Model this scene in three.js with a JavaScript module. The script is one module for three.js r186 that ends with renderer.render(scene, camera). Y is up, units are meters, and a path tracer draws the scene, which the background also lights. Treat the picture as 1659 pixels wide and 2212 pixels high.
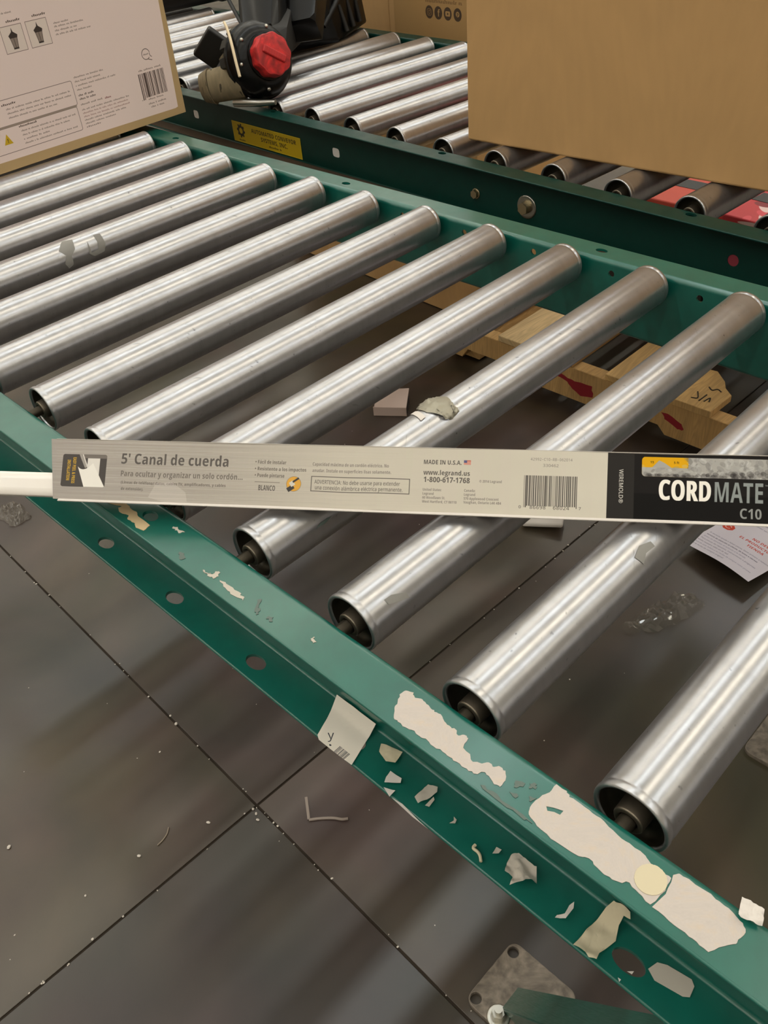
import * as THREE from 'three';
import { mergeGeometries, mergeVertices, toCreasedNormals } from 'three/addons/utils/BufferGeometryUtils.js';
import { RoundedBoxGeometry } from 'three/addons/geometries/RoundedBoxGeometry.js';
import { ConvexGeometry } from 'three/addons/geometries/ConvexGeometry.js';
import { TessellateModifier } from 'three/addons/modifiers/TessellateModifier.js';
import { ImprovedNoise } from 'three/addons/math/ImprovedNoise.js';
import { RectAreaLightUniformsLib } from 'three/addons/lights/RectAreaLightUniformsLib.js';

// ------------------------------------------------------------------ camera, light, exposure
const scene = new THREE.Scene();
const AXLE = 0.75;                                   // height of the roller axles above the floor
const camera = new THREE.PerspectiveCamera(61.47, 1659 / 2212, 0.02, 60);
camera.position.set(0.3399, AXLE + 0.45334, 0.26381);
camera.rotation.set(-0.68799, 0.83556, -0.10017, 'YXZ');
const renderer = new THREE.WebGLRenderer({ antialias: true });
renderer.toneMapping = THREE.LinearToneMapping;
renderer.toneMappingExposure = 1.12;
renderer.shadowMap.enabled = true;
scene.background = new THREE.Color(0x000000);
RectAreaLightUniformsLib.init();
const LAMP_ROWS = [-7.4, -5.3, -3.4, -1.5, 0.6, 2.7, 5.0];   // x of the rows of strip lights
const LAMP_Y = 4.6, LAMP_LEN = 15.0, LAMP_W = 0.14, LAMP_POWER = 9.5, UPLIGHT = 7, LAMP_GLOW = 6, CEILING_Y = 5.4;
const LAMP_WARM = new THREE.Color(1.0, 0.925, 0.76), LAMP_COOL = new THREE.Color(0.95, 1.0, 0.99);   // tubes of two makes, in turn

// ------------------------------------------------------------------ helpers
let seed = 7;
const rnd = () => { seed = (seed * 1664525 + 1013904223) >>> 0; return seed / 4294967296; };
const rr = (a, b) => a + (b - a) * rnd();
const noise = new ImprovedNoise();
const N3 = (x, y, z) => noise.noise(x, y, z);
const fbm = (x, y, z, o = 4) => { let s = 0, a = 0.5; for (let i = 0; i < o; i++) { s += a * N3(x, y, z); x *= 2.03; y *= 2.03; z *= 2.03; a *= 0.5; } return s; };
const names = new Map();
const numbered = (n) => { const k = names.get(n) || 0; names.set(n, k + 1); return k ? `${n}_${String(k).padStart(3, '0')}` : n; };
const shade = (o) => { o.castShadow = true; o.receiveShadow = true; return o; };
function tag(o, label, category, group, kind) {
  o.userData.label = label; o.userData.category = category;
  if (group) o.userData.group = group;
  if (kind) o.userData.kind = kind;
  return o;
}
function thing(name, label, category, pos = [0, 0, 0], turn = 0, group) {
  const g = new THREE.Group(); g.name = numbered(name); g.position.set(...pos); g.rotation.y = turn;
  scene.add(g); return tag(g, label, category, group);
}
function mesh(name, geo, mat, parent = scene) {
  const m = shade(new THREE.Mesh(geo, mat)); m.name = numbered(name); parent.add(m); return m;
}
const clean = (g) => { const n = g.index ? g.toNonIndexed() : g; for (const k of Object.keys(n.attributes)) if (!['position', 'normal', 'uv'].includes(k)) n.deleteAttribute(k); n.morphAttributes = {}; n.groups = []; if (!n.attributes.uv) n.setAttribute('uv', new THREE.BufferAttribute(new Float32Array(n.attributes.position.count * 2), 2)); return n; };
const merge = (l) => mergeGeometries(l.map(clean));
const mv = (g, x, y, z, rx = 0, ry = 0, rz = 0) => { g.applyMatrix4(new THREE.Matrix4().compose(new THREE.Vector3(x, y, z), new THREE.Quaternion().setFromEuler(new THREE.Euler(rx, ry, rz)), new THREE.Vector3(1, 1, 1))); return g; };
const cylBetween = (a, b, r0, r1 = r0, seg = 20, open = false) => {
  const A = new THREE.Vector3(...a), B = new THREE.Vector3(...b), d = B.clone().sub(A);
  const g = new THREE.CylinderGeometry(r1, r0, d.length(), seg, 1, open);
  g.applyQuaternion(new THREE.Quaternion().setFromUnitVectors(new THREE.Vector3(0, 1, 0), d.clone().normalize()));
  g.translate((A.x + B.x) / 2, (A.y + B.y) / 2, (A.z + B.z) / 2); return g;
};
const pairs = (a, k = 0.001) => { const o = []; for (let i = 0; i < a.length; i += 2) o.push(new THREE.Vector2(a[i] * k, a[i + 1] * k)); return o; };
const chamferBox = (w, h, d, r = 0.002) => new RoundedBoxGeometry(w, h, d, 2, r);
const std = (o) => new THREE.MeshStandardMaterial(o);
const phys = (o) => new THREE.MeshPhysicalMaterial(o);

// ------------------------------------------------------------------ textures
function dataTex(w, h, fn, srgb = true) {
  const d = new Float32Array(w * h * 4);
  for (let y = 0; y < h; y++) for (let x = 0; x < w; x++) {
    const c = fn(x, y); const i = (y * w + x) * 4;
    for (let k = 0; k < 3; k++) d[i + k] = Math.max(0, Math.min(1, c[k] / 255));
    d[i + 3] = 1;
  }
  const t = new THREE.DataTexture(d, w, h, THREE.RGBAFormat, THREE.FloatType); t.wrapS = t.wrapT = THREE.RepeatWrapping;
  t.magFilter = THREE.LinearFilter; t.minFilter = THREE.LinearMipmapLinearFilter; t.generateMipmaps = true;
  if (srgb) t.colorSpace = THREE.SRGBColorSpace; t.needsUpdate = true; return t;
}
// noise that repeats after w, h pixels
const tile = (x, y, w, h, fx, fy, z, o = 4) => { const u = x / w, v = y / h, a = 2 * Math.PI; return fbm(Math.cos(u * a) * fx + 9, Math.sin(u * a) * fx + Math.cos(v * a) * fy + 5, Math.sin(v * a) * fy + z, o); };
function canvasTex(w, h, draw) {
  const c = document.createElement('canvas'); c.width = w; c.height = h; const x = c.getContext('2d'); draw(x, w, h);
  const t = new THREE.CanvasTexture(c); t.colorSpace = THREE.SRGBColorSpace; t.anisotropy = 8; return t;
}
const rep = (t, u, v, ou = 0, ov = 0) => { const c = t.clone(); c.repeat.set(u, v); c.offset.set(ou, ov); c.needsUpdate = true; return c; };

// print too small to read: one stroke per letter, grouped in words
function strokes(c, words, x, y, px, wd) { const n = words.reduce((a, b) => a + b + 1, -1), st = wd / n; let k = 0; for (const w of words) { for (let i = 0; i < w; i++, k++) { const h = px * (0.5 + 0.24 * ((k * 7919) % 5 > 3) ); c.fillRect(x + k * st, y - h, st * 0.62, h); if ((k * 31) % 3) c.fillRect(x + k * st, y - px * ((k % 2) ? 0.5 : 0.12), st * 0.95, px * 0.12); } k++; } }
const hash = (i) => { const s = Math.sin(i * 127.1 + 11.7) * 43758.5453; return s - Math.floor(s); };
// zinc plated tube: u runs round the tube, v along it
const zincRough = dataTex(128, 512, (x, y) => {
  const ring = tile(x, y, 128, 512, 0.15, 9, 17, 3), blot = tile(x, y, 128, 512, 0.8, 2.2, 2, 3);
  const g = Math.max(105, 111 + 20 * ring + 20 * blot); return [g, g, g];
}, false);
const zincColor = dataTex(256, 1024, (x, y) => {
  const blot = tile(x, y, 256, 1024, 1.0, 2.6, 7, 3), ring = tile(x, y, 256, 1024, 0.1, 12, 3, 3), ax = tile(x, y, 256, 1024, 3.2, 0.4, 23, 3), scuff = Math.max(0, tile(x, y, 256, 1024, 5, 16, 61, 3) - 0.36);
  const g = 181 - 420 * scuff + 12 * blot + 10 * ring + 8 * ax; return [g, g - 1, g + 1];
});
const paintColor = dataTex(512, 512, (x, y) => {
  const b = tile(x, y, 512, 512, 1.2, 1.2, 1, 3), f = tile(x, y, 512, 512, 5, 5, 4, 2);
  const k = 1 + 0.10 * b + 0.07 * f; return [8 * k, 90 * k, 78 * k];
});
const paintRough = dataTex(256, 256, (x, y) => { const b = tile(x, y, 256, 256, 1.6, 1.6, 8, 3); const g = Math.max(90, 104 + 44 * b); return [g, g, g]; }, false);
const concreteColor = dataTex(1024, 1024, (x, y) => {
  const a = tile(x, y, 1024, 1024, 0.8, 0.8, 3, 4), b = tile(x, y, 1024, 1024, 2.4, 2.4, 11, 4), w = tile(x, y, 1024, 1024, 1.1, 1.1, 21, 3);
  const v = tile(x, y, 1024, 1024, 1.8, 1.8, 51, 3), k = 1 + 0.75 * a + 0.34 * b; return [56 * k + 12 * v, 46 * k + 7 * w, 36 * k - 8 * w + 8 * v];
});
const concreteRough = dataTex(512, 512, (x, y) => { const a = tile(x, y, 512, 512, 1.4, 1.4, 31, 4); const g = Math.max(110, 130 + 60 * a); return [g, g, g]; }, false);
const kraftColor = dataTex(256, 256, (x, y) => {
  const f = tile(x, y, 256, 256, 7, 2, 2, 2), l = tile(x, y, 256, 256, 1.0, 1.0, 6, 3);
  const k = 1 + 0.04 * l + 0.035 * f; return [186 * k, 146 * k, 96 * k];
});
const woodColor = dataTex(256, 1024, (x, y) => {
  const w = tile(x, y, 256, 1024, 0.8, 0.5, 3, 3), g = Math.sin((x / 256 * 9 + w * 7) * 6.28) * 0.5 + 0.5, f = tile(x, y, 256, 1024, 14, 2.5, 9, 3);
  const k = 0.95 + 0.08 * g + 0.10 * f + 0.2 * w; return [202 * k, 172 * k, 126 * k];
});

// ------------------------------------------------------------------ materials
const zinc = [0, 1, 2, 3, 4].map((i) => std({ color: 0xffffff, metalness: 0.9, roughness: 0.7, map: rep(zincColor, 1, 1, i * 0.23, i * 0.37), roughnessMap: rep(zincRough, 1, 1, i * 0.31, i * 0.19) }));
const rimMetal = std({ color: 0xb4b0a6, metalness: 1, roughness: 0.3 });
const darkMetal = std({ color: 0x4a443a, metalness: 0.9, roughness: 0.5 });
const collarMetal = std({ color: 0x7a7062, metalness: 0.9, roughness: 0.42 });
const boltMetal = std({ color: 0xb8a888, metalness: 1, roughness: 0.38 });
const green = phys({ color: 0xffffff, map: rep(paintColor, 3, 3), roughness: 0.9, roughnessMap: rep(paintRough, 3, 3), clearcoat: 0.62, clearcoatRoughness: 0.2 });
const greenShaded = phys({ color: 0x9c9c9c, specularIntensity: 0.5, map: rep(paintColor, 3, 3), roughness: 0.95, roughnessMap: rep(paintRough, 3, 3), clearcoat: 0.1, clearcoatRoughness: 0.2 });  // same green paint, darkened and dulled for the shade on the far rails
const concrete = phys({ color: 0xffffff, map: rep(concreteColor, 0.42, 0.42), roughness: 0.9, roughnessMap: rep(concreteRough, 0.42, 0.42), clearcoat: 0.38, clearcoatRoughness: 0.2 });
const jointDirt = std({ color: 0x2a2118, roughness: 1 });
const kraft = std({ color: 0xffffff, map: rep(kraftColor, 2, 2), roughness: 0.85 });
const kraftDark = std({ color: 0xcfc2b0, map: rep(kraftColor, 2, 2), roughness: 0.9 });
const paper = std({ color: 0xcfc7c0, roughness: 0.9, side: THREE.DoubleSide });
const paperGrey = std({ color: 0xb9b0a4, roughness: 0.9, side: THREE.DoubleSide });
const paperCream = std({ color: 0xc8bca0, roughness: 0.9, side: THREE.DoubleSide });
const residueGrey = std({ color: 0x8a8782, roughness: 0.8, side: THREE.DoubleSide });
const chipGrey = std({ color: 0x5d6a64, roughness: 0.8, side: THREE.DoubleSide });
const wood = [0, 1, 2].map((i) => std({ color: [0xffffff, 0xe6d6bc, 0xf4e6cc][i], map: rep(woodColor, 6, 1.2, i * 0.3, i * 0.4), roughness: 0.85 }));
const blackPlastic = std({ color: 0x16151a, roughness: 0.32 });
const blackRubber = std({ color: 0x141312, roughness: 0.55 });
const whitePlastic = phys({ color: 0xeae2da, roughness: 0.28, clearcoat: 0.4, clearcoatRoughness: 0.15 });
const clearFilm = phys({ color: 0xf4f2ee, transmission: 0.97, thickness: 0, roughness: 0.06, ior: 1.6, side: THREE.DoubleSide });

// ------------------------------------------------------------------ thin sheets
const tess = (g, edge, it = 6) => new TessellateModifier(edge, it).modify(g.index ? g.toNonIndexed() : g);
function flatSheet(pts, edge = 0.006) { const g = tess(new THREE.ShapeGeometry(new THREE.Shape(pts)), edge); return g; }
function smoothSheet(g) { g.deleteAttribute('normal'); const m = mergeVertices(g, 1e-6); m.computeVertexNormals(); return m; }
// sheet lying in x-z (input points are x, z), height from lift(x, z)
function layer(pts, lift, edge) {
  const g = flatSheet(pts.map((p) => new THREE.Vector2(p.x, -p.y)), edge), p = g.attributes.position;
  for (let i = 0; i < p.count; i++) { const x = p.getX(i), z = -p.getY(i); p.setXYZ(i, x, lift(x, z), z); }
  return smoothSheet(g);
}
// label stuck flat on a horizontal face: 0.25 mm thick
function stuck(pts, top, thick = 0.00035, holes = []) {
  const s = new THREE.Shape(pts.map((p) => new THREE.Vector2(p.x, -p.y)));
  for (const h of holes) s.holes.push(new THREE.Path(h.map((p) => new THREE.Vector2(p.x, -p.y))));
  const g = new THREE.ExtrudeGeometry(s, { depth: thick, bevelEnabled: false, curveSegments: 6 });
  g.rotateX(-Math.PI / 2); g.translate(0, top, 0); return g;
}
// jagged outline: adds torn detail between given points
function torn(pts, amp = 0.0008, n = 3) {
  const o = []; pts.forEach((p, i) => { const q = pts[(i + 1) % pts.length]; for (let k = 0; k < n; k++) { const t = k / n, d = k ? amp : 0; o.push(new THREE.Vector2(p.x + (q.x - p.x) * t + rr(-d, d), p.y + (q.y - p.y) * t + rr(-d, d))); } }); return o;
}
// patch on a roller: points are (degrees from the top towards +x, mm along the axis)
function onRoller(pts, radius, bulge = () => 0.0004, edge = 0.004) {
  const g = flatSheet(pts.map(([a, z]) => new THREE.Vector2(a * Math.PI / 180 * radius, z / 1000)), edge), p = g.attributes.position;
  for (let i = 0; i < p.count; i++) { const a = p.getX(i) / radius, z = p.getY(i), R = radius + bulge(a, z); p.setXYZ(i, R * Math.sin(a), R * Math.cos(a), z); }
  return smoothSheet(g);
}
const two = (a) => { const o = []; for (let i = 0; i < a.length; i += 2) o.push([a[i], a[i + 1]]); return o; };

// ------------------------------------------------------------------ the setting: floor slabs, walls, ceiling
{
  const floor = new THREE.Group(); floor.name = 'floor'; floor.userData.kind = 'structure';
  floor.position.set(-0.396, 0, -0.0703); floor.rotation.y = -0.0277; scene.add(floor);
  const bed = mesh('joint_bed', new THREE.BoxGeometry(20, 0.1, 20), jointDirt, floor); bed.position.y = -0.0516;
  const S = 9.0, gap = 0.0017;
  for (const [sx, sz] of [[-1, -1], [1, -1], [-1, 1], [1, 1]]) {
    const g = new RoundedBoxGeometry(S - gap, 0.06, S - gap, 2, 0.0009);
    g.translate(sx * (S / 2 + gap / 2), -0.03, sz * (S / 2 + gap / 2));
    const p = g.attributes.position, uv = g.attributes.uv;
    for (let i = 0; i < p.count; i++) uv.setXY(i, p.getX(i) + 0.37 * sx, p.getZ(i) + 0.21 * sz);
    mesh('slab', g, concrete, floor);
  }
  const wallMat = std({ color: 0xe4ded4, roughness: 0.9 }), ceilMat = std({ color: 0xe0dcd4, roughness: 0.9 });
  const wall = (n, w, h, d, x, y, z) => { const m = mesh(n, new THREE.BoxGeometry(w, h, d), wallMat); m.position.set(x, y, z); m.userData.kind = 'structure'; };
  wall('wall_back', 18, 5.6, 0.2, -0.4, 2.7, -8.9); wall('wall_front', 18, 5.6, 0.2, -0.4, 2.7, 8.7);
  wall('wall_left', 0.2, 5.6, 18, -9.3, 2.7, -0.1); wall('wall_right', 0.2, 5.6, 18, 8.5, 2.7, -0.1);
  const c = mesh('ceiling', new THREE.BoxGeometry(18.2, 0.2, 18.2), ceilMat); c.position.set(-0.4, CEILING_Y + 0.1, -0.1); c.userData.kind = 'structure';
}
// strip lights hung in rows under the ceiling
{
  const glows = [LAMP_WARM, LAMP_COOL].map((c) => std({ color: 0x111111, emissive: c, emissiveIntensity: LAMP_GLOW }));
  const tin = std({ color: 0xdddddd, roughness: 0.5 });
  LAMP_ROWS.forEach((x, i) => {
    const LAMP_COLOR = [LAMP_WARM, LAMP_COOL][i % 2], glow = glows[i % 2];
    const t = thing('strip_light', ['long warm white strip light hung above the conveyors, outside the picture', 'long cool white strip light hung above the conveyors, outside the picture'][i % 2], 'light', [x, LAMP_Y, -0.6], 0, ['warm', 'cool'][i % 2] + ' ceiling strip lights above the conveyors');
    const b = mesh('housing', chamferBox(LAMP_W + 0.04, 0.05, LAMP_LEN + 0.04, 0.008), tin, t); b.position.y = 0.03;
    mesh('diffuser', chamferBox(LAMP_W, 0.012, LAMP_LEN, 0.004), glow, t);
    for (const z of [-6, -2, 2, 6]) mesh('hanger', cylBetween([0, 0.05, z], [0, CEILING_Y - LAMP_Y, z], 0.004), tin, t);
    const l = new THREE.RectAreaLight(LAMP_COLOR, LAMP_POWER, LAMP_W, LAMP_LEN); l.position.set(x, LAMP_Y - 0.012, -0.6); l.rotation.x = -Math.PI / 2; scene.add(l);
    const u = new THREE.RectAreaLight(LAMP_COLOR, UPLIGHT, LAMP_W, LAMP_LEN); u.position.set(x, LAMP_Y + 0.062, -0.6); u.rotation.x = Math.PI / 2; scene.add(u);
  });
}

// ------------------------------------------------------------------ roller conveyors
const R = 0.02413, FL = 0.0364, HT = 0.0907, TH = 0.003, BEND = 0.006, GAP = 0.0121, TOP = 0.011;
const slotPath = (x, y, a, b, turn = 0) => { const p = new THREE.Path(); p.absellipse(x, y, a, b, 0, Math.PI * 2, true, turn); return p; };
const oblong = (x, y, a, b, e = 0.55) => { const pts = []; for (let i = 0; i < 24; i++) { const t = -i / 24 * Math.PI * 2, c = Math.cos(t), s = Math.sin(t); pts.push(new THREE.Vector2(x + a * Math.sign(c) * Math.abs(c) ** e, y + b * Math.sign(s) * Math.abs(s) ** e)); } return new THREE.Path(pts); };
function plate(x0, x1, y0, y1, holes) { const s = new THREE.Shape([[x0, y0], [x1, y0], [x1, y1], [x0, y1]].map((p) => new THREE.Vector2(...p))); s.holes.push(...holes); return new THREE.ExtrudeGeometry(s, { depth: TH, bevelEnabled: false, curveSegments: 16 }); }
// quarter bend swept along x; centre (y, z), from angle a0 to a1 in the y-z plane
function bend(x0, x1, cy, cz, a0, a1) {
  const n = 6, pos = [], nor = [], uv = [], idx = [];
  for (const [r, s] of [[BEND, 1], [BEND - TH, -1]]) {
    const b = pos.length / 3;
    for (let i = 0; i <= n; i++) { const a = a0 + (a1 - a0) * i / n, c = Math.cos(a), d = Math.sin(a); for (const x of [x0, x1]) { pos.push(x, cy + r * c, cz + r * d); nor.push(0, s * c, s * d); uv.push(x, r * a); } }
    for (let i = 0; i < n; i++) { const k = b + i * 2; (s * (a1 - a0) < 0) ? idx.push(k, k + 1, k + 2, k + 1, k + 3, k + 2) : idx.push(k, k + 2, k + 1, k + 1, k + 2, k + 3); }
  }
  const g = new THREE.BufferGeometry(); g.setAttribute('position', new THREE.Float32BufferAttribute(pos, 3)); g.setAttribute('normal', new THREE.Float32BufferAttribute(nor, 3)); g.setAttribute('uv', new THREE.Float32BufferAttribute(uv, 2)); g.setIndex(idx); return g;
}
// channel with its flanges pointing to +z, web face at z = 0, top at y = 0
function channel(x0, x1, { web = [], top = [], bottom = [], bottomIn = false }) {
  const l = [plate(x0, x1, -HT + BEND, -BEND, web)];
  const ft = plate(x0, x1, BEND, FL, top); ft.rotateX(Math.PI / 2); l.push(ft);                       // (x, y) -> (x, z), thickness downwards
  l.push(bend(x0, x1, -BEND, BEND, 0, -Math.PI / 2));
  if (bottomIn) { const fb = plate(x0, x1, -0.024, BEND - TH - BEND, bottom); fb.rotateX(Math.PI / 2); fb.translate(0, -HT + TH, 0); l.push(fb); l.push(mv(new THREE.BoxGeometry(x1 - x0, BEND, TH), (x0 + x1) / 2, -HT + BEND / 2, TH / 2)); }
  else { const fb = plate(x0, x1, BEND, FL, bottom); fb.rotateX(Math.PI / 2); fb.translate(0, -HT + TH, 0); l.push(fb); l.push(bend(x0, x1, -HT + BEND, BEND, Math.PI, Math.PI * 1.5)); }
  // rounded free edges
  l.push(mv(new THREE.CylinderGeometry(TH / 2, TH / 2, x1 - x0, 10, 1, true), (x0 + x1) / 2, -TH / 2, FL, 0, 0, Math.PI / 2));
  if (!bottomIn) l.push(mv(new THREE.CylinderGeometry(TH / 2, TH / 2, x1 - x0, 10, 1, true), (x0 + x1) / 2, -HT + TH / 2, FL, 0, 0, Math.PI / 2));
  return merge(l);
}
function rollerGeos(L) {
  const half = [[0.0212, -0.0025], [0.0214, -0.0008], [0.0224, 0], [0.0236, 0], [0.0243, -0.001], [0.02445, -0.0028], [0.0242, -0.0046], [0.0237, -0.0056], [0.0237, -0.0066], [0.0241, -0.0078], [R, -0.0095]];
  const prof = []; for (const [r, z] of half) prof.push(new THREE.Vector2(r, -z));
  for (let i = 1; i < 24; i++) prof.push(new THREE.Vector2(R, 0.0095 + (L - 0.019) * i / 24));
  for (const [r, z] of half.slice().reverse()) prof.push(new THREE.Vector2(r, L + z));
  const tube = new THREE.LatheGeometry(prof, 56); const uv = tube.attributes.uv, p = tube.attributes.position;
  for (let i = 0; i < uv.count; i++) uv.setY(i, p.getY(i) / L);
  tube.rotateX(-Math.PI / 2);                                     // +y -> -z: near face at z = 0
  // recessed bearing cup
  const cup = new THREE.LatheGeometry([[0.0212, 0.0022], [0.0206, 0.006], [0.0198, 0.0125], [0.0125, 0.0135], [0.0098, 0.0135]].map((q) => new THREE.Vector2(...q)), 40); cup.rotateX(-Math.PI / 2);
  const collar = new THREE.LatheGeometry([[0.0058, -0.0008], [0.0066, -0.0022], [0.0088, -0.0022], [0.0096, -0.001], [0.0098, 0.0135]].map((q) => new THREE.Vector2(...q)), 32); collar.rotateX(-Math.PI / 2);
  const axle = new THREE.CylinderGeometry(0.0056, 0.0056, L + 2 * GAP + 0.008, 6); axle.rotateX(Math.PI / 2); axle.translate(0, 0, -L / 2);
  return { tube, cup, collar, axle, cupFar: mv(cup.clone(), 0, 0, -L, 0, Math.PI, 0), collarFar: mv(collar.clone(), 0, 0, -L, 0, Math.PI, 0) };
}
function addRoller(parent, geos, x, dz = 0) {
  const r = mesh('roller', geos.tube, zinc[Math.floor(rnd() * 5)], parent); r.position.set(x, 0, dz);
  mesh('bearing_cup', geos.cup, darkMetal, r); mesh('bearing_collar', geos.collar, collarMetal, r);
  mesh('bearing_cup', geos.cupFar, darkMetal, r); mesh('bearing_collar', geos.collarFar, collarMetal, r);
  mesh('axle', geos.axle, darkMetal, r); return r;
}
const boltGeo = (r, h) => { const g = new THREE.CylinderGeometry(r * 0.92, r, h, 6); g.rotateX(Math.PI / 2); g.translate(0, 0, h / 2); return g; };
const washerGeo = (r, h) => { const g = new THREE.LatheGeometry([[r * 0.4, 0], [r * 0.4, h], [r * 0.9, h], [r, h * 0.4], [r, 0]].map((q) => new THREE.Vector2(...q)), 32); g.rotateX(Math.PI / 2); return g; };

// ---- the near conveyor
const PA = 0.11485, LA = 0.59202;
const convA = thing('roller_conveyor', 'green framed gravity roller conveyor carrying the cord cover pack, nearest to the viewer', 'conveyor', [0, AXLE, 0]);
const rollersA = {};
{
  const geos = rollerGeos(LA), slide = { '-1': 0.0036, '1': -0.0014, '4': -0.0027, '-2': 0.0015 };
  for (let i = -4; i <= 13; i++) rollersA[i] = addRoller(convA, geos, -i * PA, slide[i] || 0);
  const X0 = -1.62, X1 = 0.75;
  const webH = (sgn) => { const l = []; for (let k = -6; k <= 13; k++) l.push(slotPath(sgn * -(k + 0.5) * PA, -0.0155, 0.0042, 0.0042)); return l; };
  const near = mesh('side_rail', channel(X0, X1, {
    web: webH(1), top: [slotPath(-0.2082, 0.0172, 0.0085, 0.0055), slotPath(0.4, 0.0172, 0.0085, 0.0055)],
    bottom: [-0.3165, -0.2014, -0.0866, 0.0283].map((x) => slotPath(x, 0.0222, 0.0105, 0.0065)).concat([slotPath(0.2597, 0.0235, 0.0105, 0.0065)]),
  }), green, convA); near.position.set(0, TOP, GAP);
  const far = mesh('side_rail', channel(-X1, -X0, {
    web: webH(-1), top: [slotPath(0.2002, 0.0202, 0.008, 0.005), slotPath(0.6509, 0.0185, 0.008, 0.005), slotPath(1.1, 0.0185, 0.008, 0.005)], bottom: [],
  }), green, convA); far.position.set(0, TOP, -LA - GAP + 0.0004); far.rotation.y = Math.PI;
  // ---- torn label remnants glued on the near rail (mm from the web face)
  const onTop = (name, nums, mat, label, amp = 0.0006, holes = []) => { const m = mesh(name, stuck(torn(pairs(nums).map((p) => new THREE.Vector2(p.x, p.y - GAP)), amp), 0.00002, 0.0004, holes.map((h) => pairs(h).map((p) => new THREE.Vector2(p.x, p.y - GAP)))), mat, near); if (label) m.userData.label = label; return m; };
  const remnant = std({ color: 0xffffff, roughness: 0.92, map: dataTex(256, 256, (x, y) => { const a = tile(x, y, 256, 256, 2, 2, 3, 5), b = tile(x, y, 256, 256, 9, 9, 8, 3); const k = 1 + 0.04 * a + 0.03 * b, w = Math.max(0, a - 0.05) * 26; return [188 * k, 178 * k - w * 0.4, 171 * k - w]; }) });
  remnant.map.repeat.set(16, 16);
  const tan = std({ color: 0xc4ac86, roughness: 0.95 });
  onTop('torn_sticker', [78.2, 23.7, 83.1, 21.6, 86.5, 24.1, 91.2, 22.0, 95.4, 23.0, 101.2, 23.9, 104.6, 23.6, 109.6, 23.8, 114.0, 25.8, 118.6, 26.2, 122.2, 25.6, 125.8, 28.0, 128.5, 25.1, 131.8, 25.4, 133.9, 32.7, 139.9, 33.4, 143.4, 36.3, 147.3, 34.6, 151.9, 30.6, 156.1, 31.0, 159.7, 28.4, 162.7, 28.6, 166.7, 33.7, 166.8, 39.2, 163.3, 40.0, 157.6, 37.7, 154.3, 37.2, 149.8, 42.3, 145.0, 42.4, 137.4, 42.7, 132.5, 42.9, 126.3, 42.9, 119.9, 43.7, 112.6, 42.6, 108.4, 43.8, 101.6, 43.5, 97.3, 44.7, 90.7, 44.7, 86.9, 44.1, 82.1, 38.5, 80.2, 33.5, 77.2, 28.6], remnant, 'long white torn label remnant on the rail top', 0.0007);
  onTop('torn_sticker', [190.1, 16.4, 197.1, 16.2, 200.2, 18.4, 207.5, 17.8, 215.5, 18.3, 223.0, 18.3, 233.1, 20.4, 240.2, 20.3, 250.4, 20.9, 254.3, 22.7, 261.3, 23.2, 266.5, 22.8, 267.8, 30.7, 265.9, 42.1, 258.4, 40.8, 252.0, 39.1, 247.3, 42.6, 239.9, 44.1, 235.1, 43.3, 229.0, 41.8, 224.2, 44.4, 217.4, 45.2, 207.4, 46.0, 197.3, 44.9, 189.7, 42.2, 187.6, 38.3, 188.0, 30.2, 190.2, 23.3], remnant, 'largest white torn label remnant', 0.0006, [[194.0, 31.7, 197.3, 29.8, 202.8, 27.7, 202.8, 31.0, 199.4, 31.7, 196.1, 33.6]]);
  onTop('torn_sticker', [266.4, 20.7, 268.6, 17.9, 273.6, 17.3, 283.8, 17.2, 290.5, 17.7, 298.3, 18.5, 304.2, 20.1, 307.3, 23.4, 306.3, 28.9, 306.5, 31.6, 302.9, 36.3, 298.6, 44.0, 292.1, 43.3, 285.7, 43.0, 277.0, 43.2, 267.2, 42.6, 268.8, 32.2], remnant, 'white label remnant with squared end', 0.0005);
  const disc = []; for (let i = 0; i < 28; i++) { const a = i / 28 * Math.PI * 2; disc.push(259.2 + 8.2 * Math.cos(a), 30.6 + 8.6 * Math.sin(a)); }
  const d = onTop('round_sticker', disc, paperCream, 'round cream sticker', 0.00015); d.position.y = 0.0004;
  onTop('torn_sticker', [-254.7, 43.5, -244.0, 33.8, -236.1, 33.6, -227.8, 34.9, -221.8, 34.0, -215.3, 36.6, -197.6, 36.7, -196.1, 44.0, -204.4, 46.0, -210.4, 43.2, -219.1, 44.5, -223.0, 40.8, -233.4, 43.4, -239.1, 41.0, -238.8, 37.7], tan, 'tan torn tape remnant');
  for (const q of [[-119.3, 40.4, -113.1, 40.9, -109.3, 38.9, -110.2, 35.4, -107.8, 33.8, -103.9, 37.4, -105.0, 41.4, -111.1, 42.4], [-101.1, 38.2, -94.5, 37.7, -88.8, 38.0, -78.8, 37.6, -71.2, 38.2, -69.0, 41.2, -74.8, 42.1, -83.8, 41.9, -92.0, 41.7], [-180.6, 26.0, -178.2, 24.1, -173.3, 24.7, -167.5, 23.0, -169.3, 26.1, -176.1, 27.0], [-2.8, 33.3, -1.4, 31.2, 1.5, 33.2, 1.4, 35.8, -1.2, 35.4]]) onTop('paper_residue', q, paperGrey, 'thin grey paper residue', 0.0012);
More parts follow.
